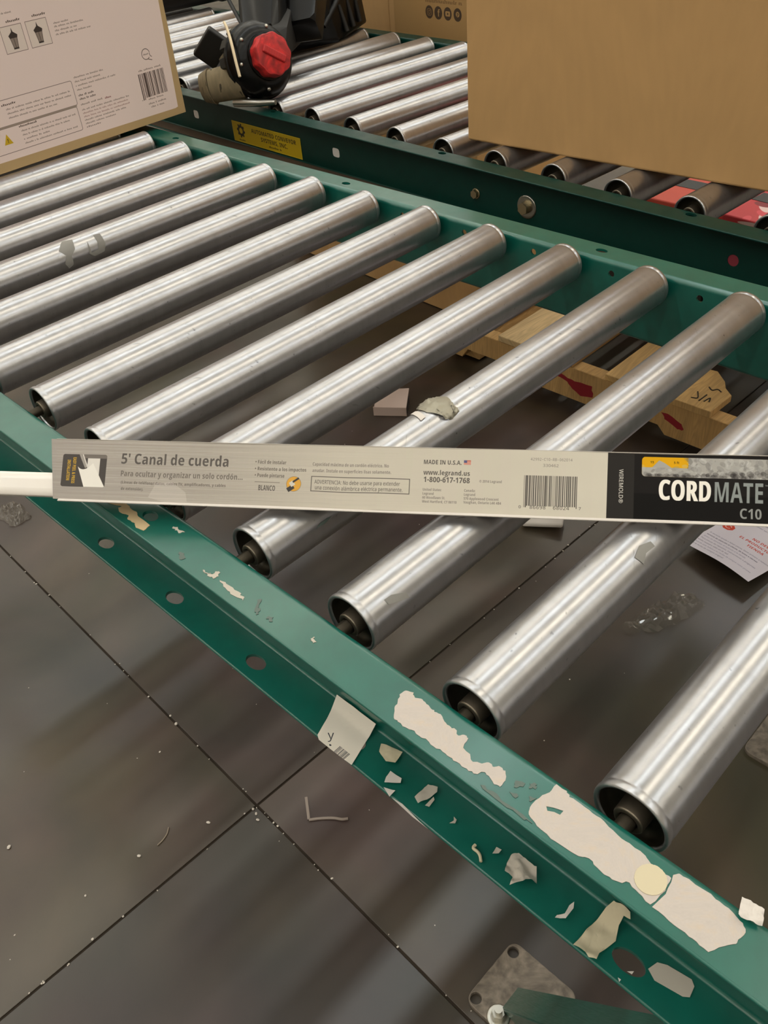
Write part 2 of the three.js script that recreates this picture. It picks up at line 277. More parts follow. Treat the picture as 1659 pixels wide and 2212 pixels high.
  for (const q of [[-61.9, 33.3, -59.4, 31.2, -55.3, 37.3, -51.0, 39.5, -50.1, 44.3, -55.4, 41.3], [-42.3, 40.5, -38.7, 37.5, -35.8, 40.6, -37.8, 42.3], [-151.1, 40.4, -146.5, 38.7, -140.7, 41.5, -142.0, 44.7, -146.1, 43.9], [157.8, 45.4, 165.7, 43.9, 178.0, 44.8, 191.0, 44.9, 194.6, 45.4, 189.9, 46.7, 177.9, 47.0, 166.0, 46.6], [171, 30, 175, 28, 177, 30, 173, 34], [178, 26, 182, 24, 183, 27, 180, 29], [183, 33, 187, 31, 186, 35], [173, 38, 177, 36, 178, 39]]) onTop('paint_chip', q, chipGrey, 'bare grey chip in the paint', 0.001);
  // ---- residue on rollers
  const patch = (i, name, nums, mat, label, bulge, edge) => { const m = mesh(name, onRoller(two(nums), R, bulge, edge), mat, rollersA[i]); m.position.z = -rollersA[i].position.z; m.userData.label = label; };
  patch(7, 'glue_residue', [13, -224, 21, -238, 56, -233, 72, -224, 98, -223, 108, -215, 87, -211, 65, -217, 44, -211], residueGrey, 'grey glue residue');
  patch(7, 'glue_residue', [45, -254, 85, -249, 99, -256, 96, -272, 73, -277, 38, -277, 33, -267, 60, -267, 82, -264, 84, -253], residueGrey, 'hook shaped grey glue residue');
  patch(0, 'glue_residue', [40, -21, 41, -28, 53, -39, 65, -40, 58, -30, 51, -22], residueGrey, 'wrinkled grey glue residue');
  patch(-1, 'glue_residue', [21, -177, 29, -188, 40, -188, 38, -177, 49, -169, 30, -166], residueGrey, 'grey tape residue');
  patch(1, 'glue_residue', [76, -50, 69, -56, 69, -64, 71, -69, 76, -60, 74, -54], chipGrey, 'dark scuff');
  const foil = std({ color: 0x9a9484, roughness: 0.45, metalness: 0.4, side: THREE.DoubleSide });
  patch(1, 'peeled_label', [-62, -232, -35, -240, -7, -243, 20, -238, 41, -236, 46, -226, 38, -219, 16, -216, -2, -212, -30, -214, -60, -222], foil, 'crumpled silvery peeled label', (a, z) => 0.0006 + 0.006 * Math.max(0, Math.sin((z + 0.243) / 0.03 * Math.PI)) * (0.45 + 0.5 * N3(a * 5, z * 260, 1) + 0.35 * N3(a * 16, z * 700, 4)) * (a < 0.72 ? 1 : 0.3), 0.0014);
  patch(1, 'label_backing', [-50, -214, -20, -210, 8, -206, 10, -199, -20, -203, -50, -208], paper, 'white label backing', () => 0.0008, 0.003);
  // ---- legs with foot plates
  const plateGeo = (hx) => { const s = new THREE.Shape(), w = 0.052, d = 0.05, r = 0.014; s.moveTo(-w + r, -d); s.lineTo(w - r, -d); s.quadraticCurveTo(w, -d, w, -d + r); s.lineTo(w, d - r); s.quadraticCurveTo(w, d, w - r, d); s.lineTo(-w + r, d); s.quadraticCurveTo(-w, d, -w, d - r); s.lineTo(-w, -d + r); s.quadraticCurveTo(-w, -d, -w + r, -d); for (const [x, y] of hx) s.holes.push(slotPath(x, y, 0.0085, 0.0085)); const g = new THREE.ExtrudeGeometry(s, { depth: 0.006, bevelEnabled: true, bevelSize: 0.001, bevelThickness: 0.001, bevelSegments: 2 }); g.rotateX(-Math.PI / 2); return g; };
  const dirty = std({ color: 0xb4b0aa, metalness: 0.2, roughness: 0.7, map: dataTex(256, 256, (x, y) => { const a = tile(x, y, 256, 256, 1.6, 1.6, 3, 5); const k = 1 + 0.5 * a; return [170 * k, 160 * k, 150 * k]; }) });
  dirty.map.repeat.set(9, 9);
  const legGeo = (a, b, w) => { const A = new THREE.Vector3(...a), B = new THREE.Vector3(...b), len = A.distanceTo(B); const l = [mv(new THREE.BoxGeometry(w, len, 0.003), 0, 0, 0.016), mv(new THREE.BoxGeometry(0.003, len, 0.032), -w / 2, 0, 0), mv(new THREE.BoxGeometry(0.003, len, 0.032), w / 2, 0, 0)]; const g = merge(l); g.applyQuaternion(new THREE.Quaternion().setFromUnitVectors(new THREE.Vector3(0, 1, 0), B.clone().sub(A).normalize())); g.translate((A.x + B.x) / 2, (A.y + B.y) / 2, (A.z + B.z) / 2); return g; };
  const leg = mesh('leg', legGeo([0.094, -AXLE + 0.008, -0.11], [0.335, -0.098, 0.042], 0.04), green, convA);
  const fp = mesh('foot_plate', plateGeo([[-0.043, 0.038], [-0.043, -0.040]]), dirty, leg); fp.position.set(0.083, -AXLE, -0.122);
  const fb = mesh('anchor_bolt', merge([mv(washerGeo(0.015, 0.003), 0, 0, 0, -Math.PI / 2), mv(boltGeo(0.009, 0.011), 0, 0.003, 0, -Math.PI / 2), mv(new THREE.CylinderGeometry(0.005, 0.005, 0.02, 14), 0, 0.014, 0)]), rimMetal, leg); fb.position.set(0.075, -AXLE + 0.007, -0.084);
  const leg2 = mesh('leg', legGeo([0.18, -AXLE + 0.008, -0.70], [0.25, -0.088, -0.626], 0.05), green, convA);
  const fp2 = mesh('foot_plate', plateGeo([]), dirty, leg2); fp2.position.set(0.168, -AXLE, -0.70);
}

// ---- the far conveyor
const PB = 0.1155, LB = 0.5442, TB = -0.0513;
const convB = thing('roller_conveyor', 'green framed roller conveyor behind, carrying the plain brown carton and the black engine', 'conveyor', [-0.5389, AXLE - 0.0071, -0.8417], TB);
const B2W = (x, y, z) => new THREE.Vector3(x, y, z).applyAxisAngle(new THREE.Vector3(0, 1, 0), TB).add(convB.position);
{
  const geos = rollerGeos(LB);
  for (let k = -8; k <= 18; k++) addRoller(convB, geos, -k * PB, 0);
  const X0 = -2.2, X1 = 1.35;
  const near = mesh('side_rail', channel(X0, X1, {
    web: [oblong(-0.382, -0.0514, 0.0105, 0.0085), oblong(-0.8614, -0.0512, 0.0105, 0.0085), slotPath(0.4273, -0.05, 0.008, 0.008)],
    top: [slotPath(-0.0921, 0.013, 0.008, 0.005), slotPath(0.3639, 0.0135, 0.008, 0.005), slotPath(-0.55, 0.013, 0.008, 0.005)], bottom: [],
  }), greenShaded, convB); near.position.set(0, TOP, GAP);
  mesh('dust_layer', mv(new THREE.BoxGeometry(X1 - X0 - 0.02, 0.0006, FL - 0.007), (X0 + X1) / 2, -HT + TH + 0.0003, (FL + 0.004) / 2), std({ color: 0x4a3a2a, roughness: 1 }), near).userData.label = 'brown dust on the lower flange';
  const far = mesh('side_rail', channel(-X1, -X0, { web: [], top: [], bottom: [] }), greenShaded, convB); far.position.set(0, TOP, -LB - GAP); far.rotation.y = Math.PI;
  const fillWhite = std({ color: 0xf2ece6, roughness: 0.6 }), fillRed = std({ color: 0x8c2f3c, roughness: 0.6 });
  const holeFill = (x, y, a, b, m, label) => { const s = new THREE.Shape(oblong(x, y, a, b).getPoints()); const g = new THREE.ExtrudeGeometry(s, { depth: 0.0015, bevelEnabled: false }); const q = mesh('added_hole_fill', g, m, near); q.position.z = 0.0005; q.userData.label = label; };  // added fills standing for the bright or red view through open holes
  holeFill(-0.382, -0.0514, 0.0104, 0.0084, fillWhite, 'added white fill for the brightness seen through the slot'); holeFill(-0.8614, -0.0512, 0.0104, 0.0084, fillWhite, 'added white fill for the brightness seen through the slot'); holeFill(0.4273, -0.05, 0.0079, 0.0079, fillRed, 'added dull red fill for the colour seen through the hole');
  // bolts
  const b1 = mesh('bolt', merge([washerGeo(0.0085, 0.002), mv(boltGeo(0.0075, 0.005), 0, 0, 0.0015)]), boltMetal, near); b1.position.set(-0.0273, -0.0551, TH);
  const b2 = mesh('bolt', mv(boltGeo(0.0105, 0.009), 0, 0, 0.003), boltMetal, near); b2.position.set(0.0796, -0.054, TH); b2.userData.label = 'larger hex bolt';
  mesh('washer', washerGeo(0.0185, 0.003), rimMetal, b2);
  // maker's label
  const W = 0.233, H = 0.0405;
  const tex = canvasTex(1024, 178, (c, w, h) => {
    c.fillStyle = '#c9a808'; c.fillRect(0, 0, w, h); c.strokeStyle = '#dcc02a'; c.lineWidth = 6; c.strokeRect(3, 3, w - 6, h - 6);
    c.fillStyle = '#2c2404'; const cx = 132, cy = 74; c.beginPath();
    for (let i = 0; i < 64; i++) { const a = i / 64 * 6.2832, r = (i % 8 < 4) ? 62 : 48; c.lineTo(cx + r * Math.cos(a), cy + r * Math.sin(a)); } c.fill();
    c.fillStyle = '#c9a808'; c.beginPath(); c.arc(cx, cy, 26, 0, 7); c.fill(); c.fillStyle = '#2c2404';
    strokes(c, [9], 84, 162, 18, 96);
    const fit = (s, x, y, px, wd) => { c.save(); c.font = `bold ${px}px sans-serif`; c.textAlign = 'left'; c.translate(x, y); c.scale(wd / c.measureText(s).width, 1); c.fillText(s, 0, 0); c.restore(); };
    fit('AUTOMATED CONVEYOR', 300, 66, 50, 660); fit('SYSTEMS, INC.', 432, 122, 50, 400); strokes(c, [10, 2], 545, 156, 22, 190);
  });
  const lab = mesh('maker_label', chamferBox(W, H, 0.0006, 0.0002), std({ map: tex, roughness: 0.55 }), near);
  lab.position.set(-0.604, -0.0625, TH + 0.0008); lab.rotation.z = 0.0;
  lab.userData.label = 'yellow maker label with black lettering';
}

// ------------------------------------------------------------------ carton of cord cover on the near conveyor
{
  const pk = thing('cord_cover_pack', 'long grey and black printed card sleeve with white channel, lying across the rollers', 'package', [-0.26913, AXLE + 0.03, 0.07916], 0.62224); pk.scale.setScalar(0.98948);
  const fitT = (c, s, x, y, px, wd, font = 'bold', fam = 'sans-serif') => { c.save(); c.font = `${font} ${px}px ${fam}`; c.translate(x, y); c.scale(wd / c.measureText(s).width, 1); c.fillText(s, 0, 0); c.restore(); };
  const K = 4.48, Hm = 50.8;                                           // canvas pixels per mm, panel height in mm
  const X = (mm) => (mm + 7) * K, Y = (mm) => (Hm - mm) * K;
  const printTex = canvasTex(2048, 228, (c, w, h) => {
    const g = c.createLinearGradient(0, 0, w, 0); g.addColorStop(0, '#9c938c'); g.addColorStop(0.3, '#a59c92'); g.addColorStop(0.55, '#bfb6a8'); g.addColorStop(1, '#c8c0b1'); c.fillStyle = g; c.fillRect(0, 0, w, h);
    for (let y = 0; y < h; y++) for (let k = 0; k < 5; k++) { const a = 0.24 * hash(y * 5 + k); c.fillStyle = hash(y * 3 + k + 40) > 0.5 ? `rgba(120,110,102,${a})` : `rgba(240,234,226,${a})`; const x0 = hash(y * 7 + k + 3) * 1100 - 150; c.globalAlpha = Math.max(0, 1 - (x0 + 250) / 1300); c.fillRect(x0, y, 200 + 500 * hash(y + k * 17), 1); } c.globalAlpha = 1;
    // picture of the channel
    c.fillStyle = '#3a322d'; c.beginPath(); c.roundRect(X(5.5), Y(38.2), 39.5 * K, 27.4 * K, 8); c.fill();
    c.save(); c.beginPath(); c.roundRect(X(5.5), Y(38.2), 39.5 * K, 27.4 * K, 8); c.clip();
    c.fillStyle = '#6b625b'; c.fillRect(X(24), Y(38), 21 * K, 3 * K); c.fillStyle = '#d9d2cb'; c.fillRect(X(28), Y(35), 11 * K, 14 * K);
    c.fillStyle = '#e6e0d8'; c.beginPath(); c.moveTo(X(19.5), Y(28)); c.quadraticCurveTo(X(25), Y(22), X(33), Y(31)); c.lineTo(X(46), Y(9)); c.lineTo(X(27), Y(9)); c.closePath(); c.fill();
    c.strokeStyle = '#9a928a'; c.lineWidth = 9; c.beginPath(); c.moveTo(X(20.5), Y(39.5)); c.lineTo(X(27), Y(27)); c.stroke(); c.strokeStyle = '#cfc8c0'; c.lineWidth = 5; c.beginPath(); c.moveTo(X(22.6), Y(39.5)); c.lineTo(X(28.6), Y(27)); c.stroke(); c.restore();
    c.save(); c.fillStyle = '#d0a412'; c.translate(X(14.6), Y(24.6)); c.rotate(Math.PI / 2); c.font = 'bold 18px sans-serif'; c.textAlign = 'center'; c.scale(0.62, 1); c.fillText('EASY PEEL & PRESS', 0, -2); c.fillText('INSTALLATION', 0, 20); c.restore();
    c.fillStyle = '#4d4641';
    fitT(c, "5' Canal de cuerda", X(57.5), Y(31.1), 53, 94 * K, 'bold'); c.fillStyle = '#675f58'; fitT(c, 'Para ocultar y organizar un solo cordón...', X(58), Y(20.6), 28, 106 * K, 'bold');
    c.fillStyle = '#5e564f'; fitT(c, '(Líneas de teléfono/ datos, cables TV, amplificadores, y cables', X(59), Y(14.4), 15, 91 * K); fitT(c, 'de extensión).', X(59.5), Y(9), 15, 20 * K);
    fitT(c, '• Fácil de instalar', X(173.3), Y(34.6), 17, 26 * K, 'bold'); fitT(c, '• Resistente a los impactos', X(173.3), Y(29), 17, 43 * K, 'bold'); fitT(c, '• Puede pintarse', X(173.6), Y(23.6), 17, 25 * K, 'bold');
    c.fillRect(X(174), Y(19.6), 21 * K, 1.5); c.fillStyle = '#4d4641'; fitT(c, 'BLANCO', X(177.2), Y(12.6), 26, 14.4 * K);
    c.fillStyle = '#d39a2e'; c.beginPath(); c.arc(X(206.6), Y(18.8), 6 * K, 0, 7); c.fill(); c.strokeStyle = '#5a5048'; c.lineWidth = 1; c.stroke(); c.fillStyle = '#2a2522'; c.save(); c.translate(X(205), Y(17.5)); c.rotate(-0.6); c.fillRect(-22, -2, 26, 16); c.fillStyle = '#c9c2b8'; c.fillRect(-4, -14, 17, 18); c.fillStyle = '#2a2522'; c.fillRect(10, -12, 26, 7); c.restore();
    c.fillStyle = '#7c736c'; fitT(c, 'Capacidad máxima de un cordón eléctrico. No', X(221), Y(34.2), 16, 62 * K, 'bold'); fitT(c, 'anudar. Instale en superficies lisas solamente.', X(221.2), Y(29), 16, 64 * K, 'bold');
    c.strokeStyle = '#4d4641'; c.lineWidth = 2.5; c.strokeRect(X(221), Y(25.3), 79 * K, 11.8 * K); c.fillStyle = '#4d4641'; fitT(c, 'ADVERTENCIA: No debe usarse para extender', X(223.6), Y(19.6), 20, 69 * K, ''); fitT(c, 'una conexión alámbrica eléctrica permanente.', X(224), Y(15), 20, 71 * K, '');
    fitT(c, 'MADE IN U.S.A.', X(310.2), Y(38), 21, 30 * K, 'bold'); c.fillStyle = '#b5533f'; c.fillRect(X(341.8), Y(41.6), 5.4 * K, 3.4 * K); c.fillStyle = '#e8d8c8'; for (let i = 1; i < 4; i++) c.fillRect(X(341.8), Y(41.6) + i * 4, 5.4 * K, 1.4); c.fillStyle = '#4a4a78'; c.fillRect(X(341.8), Y(41.6), 2.4 * K, 2 * K);
    c.fillStyle = '#4d4641'; fitT(c, 'www.legrand.us', X(310.5), Y(29.2), 24, 36.4 * K); fitT(c, '1-800-617-1768', X(310.8), Y(23.5), 26, 36.3 * K); c.fillStyle = '#7c736c'; fitT(c, '© 2014 Legrand', X(354.2), Y(24.4), 13, 17.4 * K);
    ['United States:', 'Legrand', '60 Woodlawn St.', 'West Hartford, CT 06110'].forEach((s, i) => fitT(c, s, X(310.5), Y(16.6 - i * 3.1), 13, [15, 9, 18, 27][i] * K)); ['Canada:', 'Legrand', '570 Applewood Crescent', 'Vaughan, Ontario L4K 4B4'].forEach((s, i) => fitT(c, s, X(342.7), Y(16.9 - i * 3.1), 13, [9, 9, 27, 29][i] * K));
    fitT(c, '42992-C10-RB-062014', X(392.8), Y(42.8), 14, 31.6 * K, '', 'monospace'); fitT(c, '330462', X(402.2), Y(38), 15, 12 * K, '');
    bars(c, X(388.5), Y(31.2), 40 * K, 23.6 * K, 5, '#3b3430'); c.fillStyle = '#3b3430'; fitT(c, '0', X(384.8), Y(5.4), 15, 2 * K, ''); fitT(c, '86698  68024', X(393), Y(5.4), 17, 30 * K, '', 'monospace'); fitT(c, '7', X(429.6), Y(5.4), 15, 2 * K, '');
    // wet looking tape over the lower edge
    c.fillStyle = 'rgba(226,220,212,0.22)'; c.beginPath(); c.moveTo(X(84), Y(4)); c.lineTo(X(90), Y(16)); c.lineTo(X(104), Y(17)); c.lineTo(X(116), Y(9)); c.lineTo(X(118), Y(1)); c.lineTo(X(100), Y(0)); c.fill();
  });
  function bars(c, x, y, w, h, s, col) { c.fillStyle = col; let p = x, i = 0; while (p < x + w) { const a = (1 + Math.floor(hash(i * 3 + s) * 3)) * w / 150, b = (1 + Math.floor(hash(i * 7 + s + 5) * 3)) * w / 150; c.fillRect(p, y, Math.min(a, x + w - p), h * (i < 2 || p > x + w * 0.96 ? 1.05 : 1)); p += a + b; i++; } }
  const KB = 5.2, XB = (mm) => (mm - 450) * KB, YB = (mm) => (Hm - mm) * KB;
  const blackTex = canvasTex(988, 264, (c, w, h) => {
    c.fillStyle = '#1d1a19'; c.fillRect(0, 0, w, h); c.fillStyle = '#2c2927'; c.fillRect(0, 0, XB(470), h); c.fillStyle = '#141211'; c.fillRect(XB(470), YB(20), w, h);
    c.save(); c.fillStyle = '#d8d2ca'; c.translate(XB(459), YB(38)); c.rotate(Math.PI / 2); fitT(c, 'WIREMOLD®', 0, 0, 22, 26 * KB, ''); c.restore();
    // yellow corner with the grey photograph over it
    c.save(); c.beginPath(); c.roundRect(XB(475.5), YB(48), 200 * KB, 15 * KB, 14); c.clip();
    c.fillStyle = '#d8a013'; c.fillRect(XB(475), YB(48), 40 * KB, 15 * KB); c.fillStyle = '#a5a19c'; c.fillRect(XB(475), YB(40), 200 * KB, 8 * KB); c.fillRect(XB(509), YB(48), 160 * KB, 15 * KB);
    for (let i = 0; i < 420; i++) { const x = XB(476 + 160 * hash(i)), y = YB(33 + 15 * hash(i + 99)), r = 3 + 14 * hash(i + 7), v = 90 + 120 * hash(i + 31); if (y < YB(40.5) && x < XB(506)) continue; c.fillStyle = `rgba(${v},${v - 3},${v - 6},0.35)`; c.beginPath(); c.ellipse(x, y, r, r * 0.6, hash(i + 3) * 3, 0, 7); c.fill(); }
    c.fillStyle = '#a5a19c'; c.beginPath(); c.moveTo(XB(483), YB(40)); c.lineTo(XB(488), YB(45.5)); c.lineTo(XB(492), YB(43.5)); c.lineTo(XB(497), YB(40)); c.fill(); c.fillStyle = '#4a3b12'; c.font = 'bold 13px sans-serif'; c.fillText('15', XB(481.5), YB(43)); c.fillText('5 ft', XB(498.5), YB(43));
    for (let i = 0; i < 130; i++) { const x = XB(478 + 165 * hash(i + 300)), q = Math.min(1, Math.max(0, (x - XB(505)) / XB(560))), y = YB(33 + (1.5 + 8 * q) * hash(i + 400)), r = 5 + 9 * hash(i + 70); c.fillStyle = 'rgba(32,29,28,0.22)'; c.beginPath(); c.ellipse(x, y, r, r * 0.8, 0, 0, 7); c.fill(); } c.restore();
    c.fillStyle = '#efe9e0'; for (const o of [-0.35, 0, 0.35]) fitT(c, 'CORD', XB(487.5 + o), YB(15.6), 110, 38.2 * KB, 'bold'); c.fillStyle = '#8a8f8e'; fitT(c, 'MATE', XB(526.6), YB(15.4), 108, 36 * KB, 'bold'); c.font = '16px sans-serif'; c.fillText('™', XB(563), YB(27));
    c.fillStyle = '#8c8d8b'; fitT(c, 'C10', XB(545.2), YB(3.6), 54, 15.8 * KB, 'bold');
  });
  const tilt = 47 * Math.PI / 180, up = [Math.cos(tilt), -Math.sin(tilt)];
  // printed panels: quads with thickness, wavy lower edge
  function panel(x0b, x1b, x0t, x1t, mm0, mm1, wavy) {
    const nx = 120, ny = 6, pos = [], uv = [], idx = [];
    for (let j = 0; j <= ny; j++) for (let i = 0; i <= nx; i++) {
      const u = i / nx, v = j / ny, xb = x0b + (x1b - x0b) * u, xt = x0t + (x1t - x0t) * u, x = xb + (xt - xb) * v;
      const wob = wavy ? 0.0009 * N3(x * 26, 3, 1) * (1 - v) : 0, hgt = 0.0508 * v + wob, nrm = 0.0008 * N3(x * 9, v * 2, 5) + 0.0005;
      pos.push(x, hgt * up[0] + nrm * Math.sin(tilt), hgt * up[1] + nrm * Math.cos(tilt)); uv.push((x * 1000 - mm0) / (mm1 - mm0), v);
    }
    for (let j = 0; j < ny; j++) for (let i = 0; i < nx; i++) { const a = j * (nx + 1) + i; idx.push(a, a + 1, a + nx + 2, a, a + nx + 2, a + nx + 1); }
    const g = new THREE.BufferGeometry(); g.setAttribute('position', new THREE.Float32BufferAttribute(pos, 3)); g.setAttribute('uv', new THREE.Float32BufferAttribute(uv, 2)); g.setIndex(idx); g.computeVertexNormals(); return g;
  }
  const sleeveGrey = std({ color: 0xa8a097, roughness: 0.8, side: THREE.DoubleSide });
  const coat = { roughness: 0.6, clearcoat: 0.06, clearcoatRoughness: 0.3, side: THREE.DoubleSide };
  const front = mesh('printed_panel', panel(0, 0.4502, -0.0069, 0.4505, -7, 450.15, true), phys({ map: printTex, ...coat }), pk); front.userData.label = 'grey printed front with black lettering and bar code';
  const black = mesh('brand_panel', panel(0.4502, 0.64, 0.4505, 0.64, 450, 640, true), phys({ map: blackTex, ...coat, clearcoat: 0, specularIntensity: 0.25, roughness: 0.75 }), pk); black.userData.label = 'black front with large lettering';
  // the rest of the triangular sleeve
  const yT = 0.0508 * up[0], zT = 0.0508 * up[1];
  mesh('sleeve_back', mv(new THREE.BoxGeometry(0.64, yT + 0.005, 0.0006), 0.318, yT / 2 - 0.002, zT + 0.0003), sleeveGrey, pk);
  mesh('sleeve_base', mv(new THREE.BoxGeometry(0.64, 0.0005, -zT), 0.32, -0.0020, zT / 2, -0.12), sleeveGrey, pk);
  mesh('edge_flap', mv(new THREE.BoxGeometry(0.63, 0.0007, 0.003), 0.32, 0.0002, 0.0012), paper, pk);
  // white plastic channel: half round profile, hollow
  const s = new THREE.Shape(); const w = 0.0103, hh = 0.0082;
  s.moveTo(-w, 0); s.lineTo(-w, 0.004); s.bezierCurveTo(-w, 0.0066, -0.007, hh, -0.003, hh); s.lineTo(0.003, hh); s.bezierCurveTo(0.007, hh, w, 0.0066, w, 0.004); s.lineTo(w, 0); s.lineTo(w - 0.0014, 0); s.lineTo(w - 0.0014, 0.004); s.bezierCurveTo(w - 0.0014, 0.0056, 0.006, hh - 0.0014, 0.003, hh - 0.0014); s.lineTo(-0.003, hh - 0.0014); s.bezierCurveTo(-0.006, hh - 0.0014, -w + 0.0014, 0.0056, -w + 0.0014, 0.004); s.lineTo(-w + 0.0014, 0);
  const cg = new THREE.ExtrudeGeometry(s, { depth: 1.1, bevelEnabled: false, curveSegments: 14, steps: 1 }); cg.rotateY(Math.PI / 2); cg.translate(-0.52, 0, 0);
  const ch = mesh('cord_channel', toCreasedNormals(cg, 0.6), whitePlastic, pk); ch.rotation.x = 43 * Math.PI / 180; ch.position.set(0, 0.0125 * Math.cos(tilt) - 0.0092 * Math.sin(tilt), -0.0125 * Math.sin(tilt) - 0.0092 * Math.cos(tilt)); ch.userData.label = 'white plastic channel sticking out of the sleeve';
}

// ------------------------------------------------------------------ cartons
function carton(name, label, [x, y, z], turn, [w, h, d], mat) {
  // corner at the front left bottom, depth towards -z
  const t = thing(name, label, 'box', [x, y, z], turn);
  const b = mesh('carton_body', mv(chamferBox(w, h - 0.004, d, 0.004), w / 2, h / 2 - 0.002, -d / 2), mat, t);
  const uv = b.geometry.attributes.uv, p = b.geometry.attributes.position; for (let i = 0; i < p.count; i++) uv.setXY(i, p.getX(i) + p.getZ(i), p.getY(i));
  for (const s of [0, 1]) { const f = mesh('top_flap', mv(chamferBox(w - 0.004, 0.004, d / 2 - 0.002, 0.0015), w / 2, h, -d * (0.25 + 0.5 * s)), mat, t); const u = f.geometry.attributes.uv, q = f.geometry.attributes.position; for (let i = 0; i < q.count; i++) u.setXY(i, q.getX(i), q.getZ(i)); }
  return t;
}
{
  const y = AXLE - 0.0071 + R + 0.0006;
  carton('brown_carton', 'large plain brown carton without print standing on the far conveyor', [-0.6108, y, -0.8606], 0.0483, [1.0, 0.36, 0.42], kraft);
  // tall cartons on the floor behind the far conveyor
  const p = B2W(-0.927, 0, -0.64);
  const back = carton('printed_carton', 'brown carton with a row of round social media icons behind the far conveyor', [p.x, 0.001, p.z], TB, [0.30, 1.08, 0.40], kraft);
  const Wd = 0.278, Hd = 0.12;
  const ink = canvasTex(1024, 439, (c, w, h) => {
    c.fillStyle = '#a5804f'; c.fillRect(0, 0, w, h); const S = w / 280; const C = '#463320';
    c.fillStyle = '#7a5b36'; strokes(c, [18, 2], 116 * S, 37 * S, 11 * S, 124 * S);
    [[128, 'i'], [159, 'f'], [191, 'y'], [224, 'p']].forEach(([x, k]) => {
      const X0 = x * S, Y0 = 58 * S, r = 13.2 * S; c.fillStyle = C; c.beginPath(); c.ellipse(X0, Y0, r, r * 1.08, 0, 0, 7); c.fill(); c.fillStyle = '#a5804f'; c.strokeStyle = '#8a683e'; c.lineWidth = 1.3 * S;
      if (k === 'i') { c.beginPath(); c.roundRect(X0 - 7 * S, Y0 - 7 * S, 14 * S, 14 * S, 4 * S); c.stroke(); c.beginPath(); c.arc(X0, Y0, 3.6 * S, 0, 7); c.stroke(); c.beginPath(); c.arc(X0 + 4.4 * S, Y0 - 4.4 * S, 0.9 * S, 0, 7); c.fill(); }
      if (k === 'f') { c.font = `bold ${21 * S}px sans-serif`; c.textAlign = 'center'; c.fillText('f', X0 + 1 * S, Y0 + 8 * S); }
      if (k === 'y') { c.beginPath(); c.roundRect(X0 - 8 * S, Y0 - 5.6 * S, 16 * S, 11.2 * S, 3 * S); c.fill(); c.fillStyle = C; c.beginPath(); c.moveTo(X0 - 2.2 * S, Y0 - 3 * S); c.lineTo(X0 + 3.4 * S, Y0); c.lineTo(X0 - 2.2 * S, Y0 + 3 * S); c.fill(); }
      if (k === 'p') { c.beginPath(); c.arc(X0, Y0 - 1 * S, 6 * S, 0, 7); c.fill(); c.fillStyle = C; c.font = `bold ${11 * S}px serif`; c.textAlign = 'center'; c.fillText('P', X0, Y0 + 4 * S); }
    });
  });
  const pr = mesh('printed_face', mv(new THREE.PlaneGeometry(Wd, Hd), 0.159, 0, 0.0004), std({ map: ink, roughness: 0.85 }), back); pr.position.set(0, AXLE + 0.043, 0); pr.userData.label = 'print with four round icons';
  const q = B2W(-1.542, 0, -0.66);
  carton('brown_carton', 'brown carton behind the far conveyor, beyond the black engine', [q.x, 0.001, q.z], TB, [0.595, 1.06, 0.42], kraft);
}

